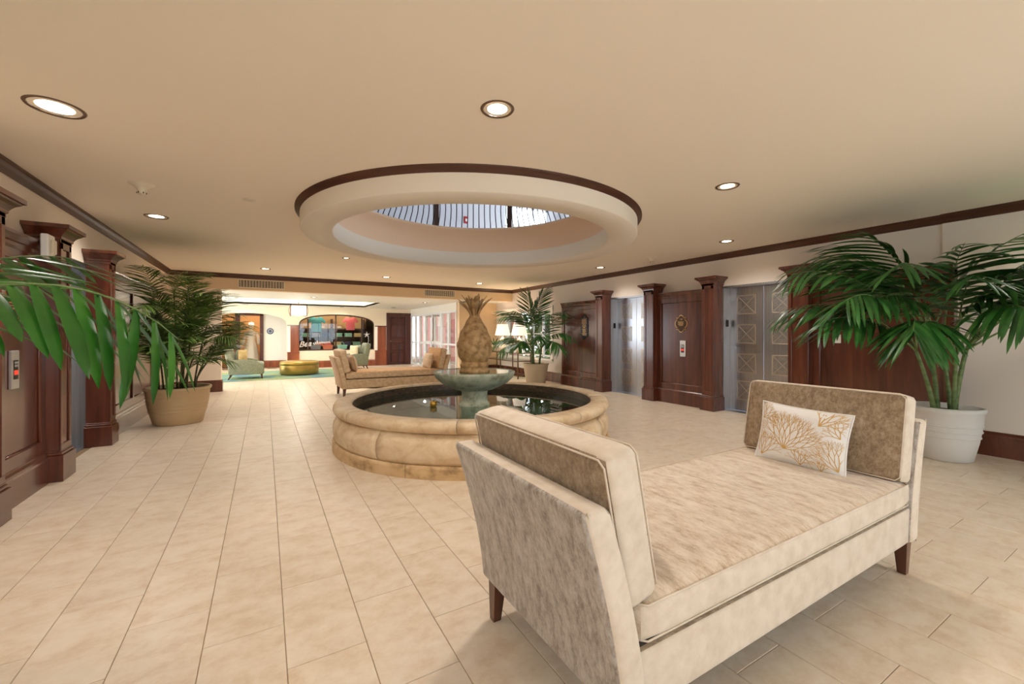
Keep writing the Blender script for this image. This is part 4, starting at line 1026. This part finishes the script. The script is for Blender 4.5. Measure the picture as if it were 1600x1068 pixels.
# ================================================================== DAYBEDS
def daybed(cx, cy, label, main, seatm, cushm, litm):
    t = thing('daybed', label, 'daybed', (cx, cy, 0), 0, 'upholstered daybeds')
    yf = .46
    o = rbox(1.105, yf - .012, .098, .018, 8).build('rail', cushm, t, (0, 0, .288)); two_mats(o, litm, lambda n: abs(n.y) > .7)  # front and back faces take the velvet with painted-in light
    MB().box(-1.05, 1.05, -yf + .05, yf - .05, .185, .192).build('dust_cover', 'underside', t)
    MB().box(-1.03, 1.03, -yf + .03, yf - .03, .384, .398).build('deck', 'underside', t)
    for e in (-1, 1):
        pr = []
        for k in range(9):
            s = k / 8; z = .19 + .655 * s; x = 1.118 + .148 * s ** 1.5; pr.append((x, z))
        inner = [(x - .105 - .006 * (1 - k / 8), z) for k, (x, z) in enumerate(pr)][::-1]
        o = MB().prism([(e * x, z) for x, z in pr + inner], -yf, yf, lambda p, q, a: (p, a, q), .028, 4, True).build('end_panel', main, t)
        two_mats(o, litm, lambda n: abs(n.y) > .7 or n.z > .8)
        # welt along the front edges of the end panel
        for yy in (-yf, yf):
            MB().tube([(e * (x - .02), yy * .985, z) for x, z in pr], .0035, 5).build('welt', litm, t)
        b = rbox(.068, yf - .018, .245, .035, 10, (.012, 0, 0)).build('back_cushion', cushm, t, (e * 1.058, 0, .752), (0, e * .205, 0))
        two_mats(b, litm, lambda n: abs(n.y) > .7 or n.z > .75)
        for sx in (-1, 1):
            hy, hz = yf - .03, .233
            ed = [(sx * .066, y_, z_) for y_, z_ in ((-hy, -hz + .02), (-hy, hz - .02), (-hy + .02, hz), (hy - .02, hz), (hy, hz - .02), (hy, -hz + .02), (hy - .02, -hz), (-hy + .02, -hz))]
            MB().tube(ed, .0035, 5, True).build('piping', litm, b)
    s_ = rbox(1.043, yf - .006, .064, .035, 12, (0, 0, .012)).build('seat_cushion', seatm, t, (0, 0, .460)); two_mats(s_, litm, lambda n: abs(n.y) > .7)
    for sz in (-1, 1):
        hx, hy = 1.035, yf - .012
        MB().tube([(x, y, sz * .054) for x, y in ((-hx, -hy + .03), (-hx + .03, -hy), (hx - .03, -hy), (hx, -hy + .03), (hx, hy - .03), (hx - .03, hy), (-hx + .03, hy), (-hx, hy - .03))], .0035, 5, True).build('piping', litm, s_)
    for ex in (-1, 1):
        for ey in (-1, 1):
            m = MB(); x0 = ex * 1.06; y0 = ey * (yf - .055); vs = []
            for z, h_, dx in ((.20, .032, 0), (0, .019, ex * .012)):
                vs += [(x0 + dx - h_, y0 - h_, z), (x0 + dx + h_, y0 - h_, z), (x0 + dx + h_, y0 + h_, z), (x0 + dx - h_, y0 + h_, z)]
            m.add(vs, [(0, 1, 2, 3), (7, 6, 5, 4), (0, 4, 5, 1), (1, 5, 6, 2), (2, 6, 7, 3), (3, 7, 4, 0)]); m.build('leg', 'legwood', t)
    return t
daybed(2.003, 1.34, 'large cream and taupe velvet daybed in the foreground', 'velvet', 'velvet_seat', 'velvet_dark', 'velvet_lit')
daybed(2.47, 9.62, 'velvet daybed behind the fountain, tinted tan for the lighting', 'tan', 'tan', 'tan', 'tanlight')
throw_pillow('white lumbar pillow with gold coral print on the cream daybed', (2.845, 1.345, .695), (-.22, .04, PI / 2 * -1 + .03), 'pillow', .50, .37, .15, 'coral print pillows', 'pillow', True)
throw_pillow('pillow tucked behind the near back cushion of the cream daybed', (1.19, 1.345, .695), (-.2, 0, PI / 2), 'pillow', .50, .36, .15, 'coral print pillows', 'pillow', True)
throw_pillow('tan lumbar pillow on the tan daybed by the far armchair', (1.62, 9.55, .70), (-.2, 0, PI / 2), 'tanlight', .52, .36, .16, 'tan daybed pillows', 'tan')
throw_pillow('pale tan lumbar pillow on the tan daybed beside the pineapple', (3.30, 9.55, .70), (-.2, 0, -PI / 2), 'tanlight', .52, .36, .16, 'tan daybed pillows', 'tan')

# ================================================================== CONSOLE, LAMPS
t = thing('console_table', 'long bronze and glass console table under the lattice window', 'console table', (6.56, 11.55, 0))
hx, hy, H = .22, 1.05, .76
for x in (-hx, hx):
    for y in (-hy, 0, hy): MB().box(x - .014, x + .014, y - .014, y + .014, 0, H).build('leg', 'bronze', t)
for z in (H - .025, .50, .08):
    for x in (-hx, hx): MB().box(x - .012, x + .012, -hy, hy, z, z + .022).build('rail', 'bronze', t)
    for y in (-hy, 0, hy): MB().box(-hx, hx, y - .012, y + .012, z, z + .022).build('cross_rail', 'bronze', t)
MB().box(-hx - .01, hx + .01, -hy - .01, hy + .01, H, H + .012).build('glass_top', 'tableglass', t); MB().box(-hx, hx, -hy, hy, .522, .532).build('glass_shelf', 'tableglass', t)
def lamp(x, y, label):
    t = thing('table_lamp', label, 'table lamp', (x, y, .772), 0, 'white gourd table lamps')
    MB().lathe([(.0001, 0), (.085, 0), (.085, .025), (.05, .03)], 24).build('foot', 'gold', t)
    MB().lathe([(.05, .028), (.09, .06), (.125, .12), (.125, .17), (.09, .225), (.05, .25), (.075, .28), (.09, .32), (.085, .36), (.05, .40), (.028, .42), (.025, .47)], 32).build('gourd_body', 'ceramic', t)
    MB().tube([(0, 0, .46), (0, 0, .62)], .008, 6).build('stem', 'gold', t)
    MB().lathe([(.245, .50), (.17, .85)], 40).build('shade', 'shade', t, fix=False)
    L = bpy.data.lights.new('table_lamp_bulb', 'POINT'); L.energy = 12; L.color = (1, .78, .52); L.shadow_soft_size = .06
    lo = bpy.data.objects.new('lamp', L); COL.objects.link(lo); lo.parent = t; lo.location = (0, 0, .66)
lamp(6.58, 11.85, 'white gourd table lamp with cream shade at the far end of the console'); lamp(6.58, 10.82, 'white gourd table lamp with cream shade half hidden by the far palm')

# ================================================================== PLANTS
def leaflet_mesh(L_, w, n=5, droop=.25, fold=.3):
    """lance-shaped leaflet along +X, drooping in -Z"""
    m = MB(); vs = []; fs = []
    for i in range(n + 1):
        s = i / n; ww = w * (math.sin(PI * min(1, .12 + .80 * s)) ** .7 if i < n else .03); x = L_ * s; z = -droop * L_ * s * s
        vs += [(x, -ww, z - fold * ww), (x, 0, z), (x, ww, z - fold * ww)]
    for i in range(n):
        b = i * 3; fs += [(b, b + 3, b + 4, b + 1), (b + 1, b + 4, b + 5, b + 2)]
    m.add(vs, fs, True); return m
def frond_path(p, az, el, L_, droop, n=14):
    """rachis points: start p, leave at elevation el, bend down by droop radians along the way"""
    pts = [Vector(p)]; st = L_ / n
    for i in range(n):
        e = el - droop * ((i + 1) / n) ** 1.3
        pts.append(pts[-1] + Vector((math.cos(az) * math.cos(e), math.sin(az) * math.cos(e), math.sin(e))) * st)
    return pts
def frond(parent, p, az, el, L_, droop, leaf_me, nleaf, leafmat, separate=False, bare=.22, ang=.95, hang=.35, r0=.008, seed=0, scale=1.0, limit=None):
    rnd = random.Random(seed); pts = frond_path(p, az, el, L_, droop, 16)
    m = MB(); m.tube(pts, [r0 * (1 - .8 * i / 16) for i in range(17)], 6)
    mats = []
    side = Vector((-math.sin(az), math.cos(az), 0))
    for k in range(nleaf):
        s = bare + (1 - bare) * (k + .5) / nleaf; f_ = s * 16; i = min(15, int(f_)); q = pts[i].lerp(pts[i + 1], f_ - i)
        d = (pts[i + 1] - pts[i]).normalized(); upv = side.cross(d) * -1
        if upv.z < 0: upv = -upv
        k_ = (s - bare) / (1 - bare); ln = (.55 + .75 * math.sin(PI * min(1, .18 + .72 * k_))) * scale * rnd.uniform(.9, 1.08)
        for e in (-1, 1):
            a_ = ang * (1 - .55 * k_) * rnd.uniform(.9, 1.1)
            x = (d * math.cos(a_) + side * e * math.sin(a_) - upv * (hang * rnd.uniform(.6, 1.3) - .12) ).normalized()
            y = upv.cross(x).normalized(); z = x.cross(y)
            Mx = Matrix((x * ln, y * ln * rnd.uniform(.85, 1.1), z * ln)).transposed().to_4x4(); Mx.translation = q
            mats.append(Mx)
    if limit:
        mats = [M_ for M_ in mats if limit(M_ @ Vector((leaf_me['len'], 0, 0)))]
    if separate:
        fr = m.build('frond', 'cane', parent)
        for Mx in mats:
            o = put('leaflet', leaf_me['mesh'], None, fr); o.matrix_local = Mx
    else:
        nv = len(m.f)
        for Mx in mats: m.add(leaf_me['v'], leaf_me['f'], True, Mx)
        fr = m.build('frond', leafmat, parent, fix=False)
        if leafmat != 'leafbam':
            fr.data.materials.append(M['cane'])
            for pi in range(nv): fr.data.polygons[pi].material_index = 1
    return fr
def leaf_kind(L_, w, mat, **k):
    m = leaflet_mesh(L_, w, **k); me = m.mesh('leaflet'); me.materials.append(M[mat]); return {'mesh': me, 'v': list(m.v), 'f': list(m.f), 'len': L_}
def pot(t, prof, mat, rings=(), soil=None, sx=1.0):
    MB().lathe(prof, 56).build('pot', mat, t)
    for r, z in rings: MB().lathe([(r - .003, z - .008), (r + .006, z - .004), (r + .006, z + .004), (r - .003, z + .008)], 56).build('pot_band', mat, t)
    MB().lathe([(.0001, soil[1] + .01), (soil[0] * .6, soil[1] + .015), (soil[0], soil[1])], 36).build('soil', 'soil', t)
# --- big palm in white pot, beside the wide panel
PX, PY = 6.30, 1.57
t = thing('potted_palm', 'tall feathery palm in a white banded pot beside the daybed', 'potted palm', (PX, PY, 0))
pot(t, [(.0001, .0), (.20, 0), (.215, .01), (.255, .20), (.285, .40), (.292, .50), (.305, .515), (.31, .545), (.298, .56), (.275, .555), (.268, .50), (.0001, .49)], 'potwhite', ((.265, .255), (.275, .315), (.283, .375)), (.27, .50))
lk = leaf_kind(.43, .0175, 'leaf', droop=.34, n=6)
canes = [((-.10, .06), (-.24, .16), 1.14, .020), ((-.02, .05), (-.06, .10), 1.22, .021), ((.02, -.04), (.02, .02), 1.14, .019), ((.07, -.06), (.10, -.14), 1.16, .022), ((-.05, -.08), (-.14, -.12), 1.10, .018)]
wl = lambda root, lim: (lambda P_: (root[0] + P_.x) < lim)
lim = wl((PX, PY), 6.74)
def cane(t, b, tp, h, r, mat='cane'):
    n = 8; pts = [(b[0] + (tp[0] - b[0]) * (k / n) ** 1.4, b[1] + (tp[1] - b[1]) * (k / n) ** 1.4, .49 + (h - .49) * k / n) for k in range(n + 1)]
    MB().tube(pts, [r * (1.15 - .35 * k / n + (.06 if k % 2 else 0)) for k in range(n + 1)], 10).build('cane', mat, t)
    return (tp[0], tp[1], h)
tops = [cane(t, *c) for c in canes]
FR = [ # cane, azimuth deg, elevation, length, droop
 (0, 150, 1.22, 1.75, 1.45), (0, 172, 1.05, 1.45, 1.4), (0, 135, .95, 1.45, 1.3), (0, 160, .72, 1.30, 1.0), (0, 195, .80, 1.20, 1.3),
 (1, 142, 1.32, 1.65, 1.35), (1, 112, 1.25, 1.65, 1.25), (1, 185, 1.30, 1.50, 1.5), (1, 98, 1.40, 1.55, .95), (1, 155, 1.42, 1.45, .9), (1, 240, 1.35, 1.45, 1.1),
 (2, 230, 1.15, 1.40, 1.4), (2, 265, 1.30, 1.55, 1.1), (2, 170, 1.10, 1.35, 1.4), (2, 120, 1.38, 1.45, 1.0), (2, 205, 1.40, 1.35, 1.0),
 (3, 256, 1.08, 1.75, .85), (3, 270, .95, 1.80, .75), (3, 240, .95, 1.50, 1.1), (3, 278, 1.22, 1.65, 1.0), (3, 225, 1.25, 1.45, 1.2), (3, 262, .70, 1.5, .6),
 (4, 215, 1.0, 1.30, 1.4), (4, 180, .85, 1.25, 1.4), (4, 245, 1.22, 1.40, 1.2), (4, 200, 1.25, 1.25, 1.2)]
cnt = 0
for k, (c, az, el, L_, dr) in enumerate(FR):
    sep = k in (0, 5, 6, 9, 12, 16, 17, 18)
    frond(t, tops[c], math.radians(az), el, L_, dr, lk, 15, 'leaf', sep, bare=.34, seed=k, limit=lim, hang=.38, r0=.011)
# --- far palm by the window
t = thing('potted_palm', 'upright palm in a cream pot standing before the lattice window', 'potted palm', (6.20, 9.35, 0))
pot(t, [(.0001, 0), (.24, 0), (.25, .01), (.30, .30), (.33, .50), (.345, .51), (.35, .54), (.335, .545), (.315, .53), (.31, .49), (.0001, .48)], 'potcream', (), (.31, .49))
lk2 = leaf_kind(.36, .015, 'leaf', droop=.25)
lim2 = lambda P_: 6.20 + P_.x < (6.70 if P_.y < -.40 else 6.84) and P_.z < 2.68
tops = [cane(t, (-.05, .06), (-.06, .08), 1.25, .04), cane(t, (.08, -.05), (.12, -.10), 1.0, .025), cane(t, (-.1, -.08), (-.2, -.05), .9, .02)]
for k, (c, az, el, L_, dr) in enumerate([(0, 90, 1.50, 1.25, .25), (0, 270, 1.40, 1.30, .5), (0, 240, 1.15, 1.2, 1.0), (0, 285, 1.05, 1.35, 1.2), (0, 150, 1.2, 1.15, 1.1), (0, 200, 1.2, 1.1, 1.1), (0, 120, 1.1, 1.2, 1.3), (1, 280, .85, 1.15, 1.3), (1, 262, .5, 1.05, 1.1), (1, 230, .8, .95, 1.2), (1, 272, 1.2, 1.2, 1.0), (2, 150, .8, 1.05, 1.4), (2, 180, .6, .95, 1.3), (2, 125, .9, 1.1, 1.5), (2, 215, .8, .9, 1.3)]):
    frond(t, tops[c], math.radians(az), el, L_, dr, lk2, 18, 'leaf', False, bare=.25, seed=50 + k, limit=lim2)
# --- small plant behind the pineapple on the console
t = thing('potted_plant', 'small green plant on the console behind the pineapple', 'potted plant', (6.55, 12.35, .772))
MB().lathe([(.0001, 0), (.07, 0), (.10, .16), (.105, .18), (.09, .17), (.0001, .16)], 24).build('pot', 'potcream', t)
lk3 = leaf_kind(.34, .022, 'leaf', droop=.35)
for k in range(16):
    a = 2.4 * k; e = .5 + .8 * ((k * 7) % 16) / 16; x = Vector((math.cos(a) * math.cos(e), math.sin(a) * math.cos(e), math.sin(e))); y = Vector((0, 0, 1)).cross(x).normalized(); z = x.cross(y)
    Mx = Matrix((x, y, z)).transposed().to_4x4(); Mx.translation = (0, 0, .16)
    if 6.55 + .33 * x.x > 6.85: continue
    o = put('leaf', lk3['mesh'], None, t); o.matrix_local = Mx
# --- bamboo palm in beige pot
BX, BY = -1.12, 8.0
t = thing('bamboo_palm', 'bushy bamboo palm in a wide beige ribbed pot', 'potted palm', (BX, BY, 0))
pot(t, [(.0001, 0), (.285, 0), (.30, .01), (.345, .18), (.375, .34), (.39, .49), (.405, .50), (.412, .53), (.40, .545), (.375, .54), (.37, .48), (.0001, .47)], 'potbeige', ((.352, .20), (.36, .25), (.367, .30), (.373, .35), (.380, .40)), (.37, .49))
lk4 = leaf_kind(.26, .0082, 'leafbam', droop=.25, n=4)
limb = lambda P_: BX + P_.x > -1.66
rb = random.Random(21)
for k in range(19):
    a = 2 * PI * k / 19 * 3 + rb.uniform(-.2, .2); rr = rb.uniform(.05, .26); h = rb.uniform(.95, 1.75); lean = rb.uniform(.05, .28)
    b = (rr * math.cos(a), rr * math.sin(a)); tp = ((rr + lean) * math.cos(a), (rr + lean) * math.sin(a))
    if BX + tp[0] < -1.6: tp = (-.45, tp[1])
    top = cane(t, b, tp, h, .011, 'canedark')
    for j in range(5):
        fa = a + rb.uniform(-1.3, 1.3); f_ = 1 - .12 * j
        q = (b[0] + (tp[0] - b[0]) * f_ ** 1.4, b[1] + (tp[1] - b[1]) * f_ ** 1.4, .49 + (h - .49) * f_)
        if q[0] + .5 * math.cos(fa) < -.5: fa = math.copysign(PI / 2 + .12, math.sin(fa))
        frond(t, q, fa, rb.uniform(.7, 1.4), rb.uniform(.45, .75), rb.uniform(.6, 1.3), lk4, 13, 'leafbam', False, bare=.18, seed=100 + k * 8 + j, limit=limb, r0=.004, hang=.3)
# one tall shoot
top = cane(t, (-.02, .02), (-.06, .05), 1.95, .011, 'canedark')
for j, (az, el) in enumerate(((170, 1.3), (20, 1.15), (300, 1.0), (95, 1.2))): frond(t, top, math.radians(az), el, .55, .9, lk4, 12, 'leafbam', False, bare=.15, seed=300 + j, limit=limb, r0=.004)
# --- palm beside the camera whose fronds reach into the picture
NX, NY = -1.16, 1.90
t = thing('potted_palm', 'palm at the picture edge whose bright fronds overhang the dark panel', 'potted palm', (NX, NY, 0))
pot(t, [(.0001, .0), (.20, 0), (.215, .01), (.255, .20), (.285, .40), (.292, .50), (.305, .515), (.31, .545), (.298, .56), (.275, .555), (.268, .50), (.0001, .49)], 'potwhite', ((.265, .255), (.275, .315), (.283, .375)), (.27, .50))
lk5 = leaf_kind(.24, .0135, 'leafn', droop=.18, n=7)
tops = [cane(t, (.05, 0), (.10, -.02), 1.12, .02), cane(t, (-.06, .05), (-.10, .10), 1.05, .02), cane(t, (0, -.08), (.02, -.16), 1.0, .02)]
frond(t, tops[0], math.radians(-24), 1.02, 1.10, 1.75, lk5, 13, 'leafn', True, bare=.36, seed=401, hang=.95, r0=.008, ang=.75)
frond(t, tops[0], math.radians(50), 1.28, .86, 1.25, lk5, 11, 'leafn', True, bare=.42, seed=402, hang=.55, r0=.008)
for k, (c, az, el, L_, dr) in enumerate([(1, 110, 1.1, 1.1, 1.2), (1, 160, .9, .55, 1.0), (2, 270, .9, 1.2, 1.2), (2, 240, 1.1, .7, 1.0), (1, 80, 1.3, 1.0, .8), (2, 300, 1.1, 1.1, 1.1)]):
    frond(t, tops[c], math.radians(az), el, L_, dr, lk5, 14, 'leafn', False, bare=.3, seed=410 + k, limit=lambda P_: NX + P_.x > -1.78)
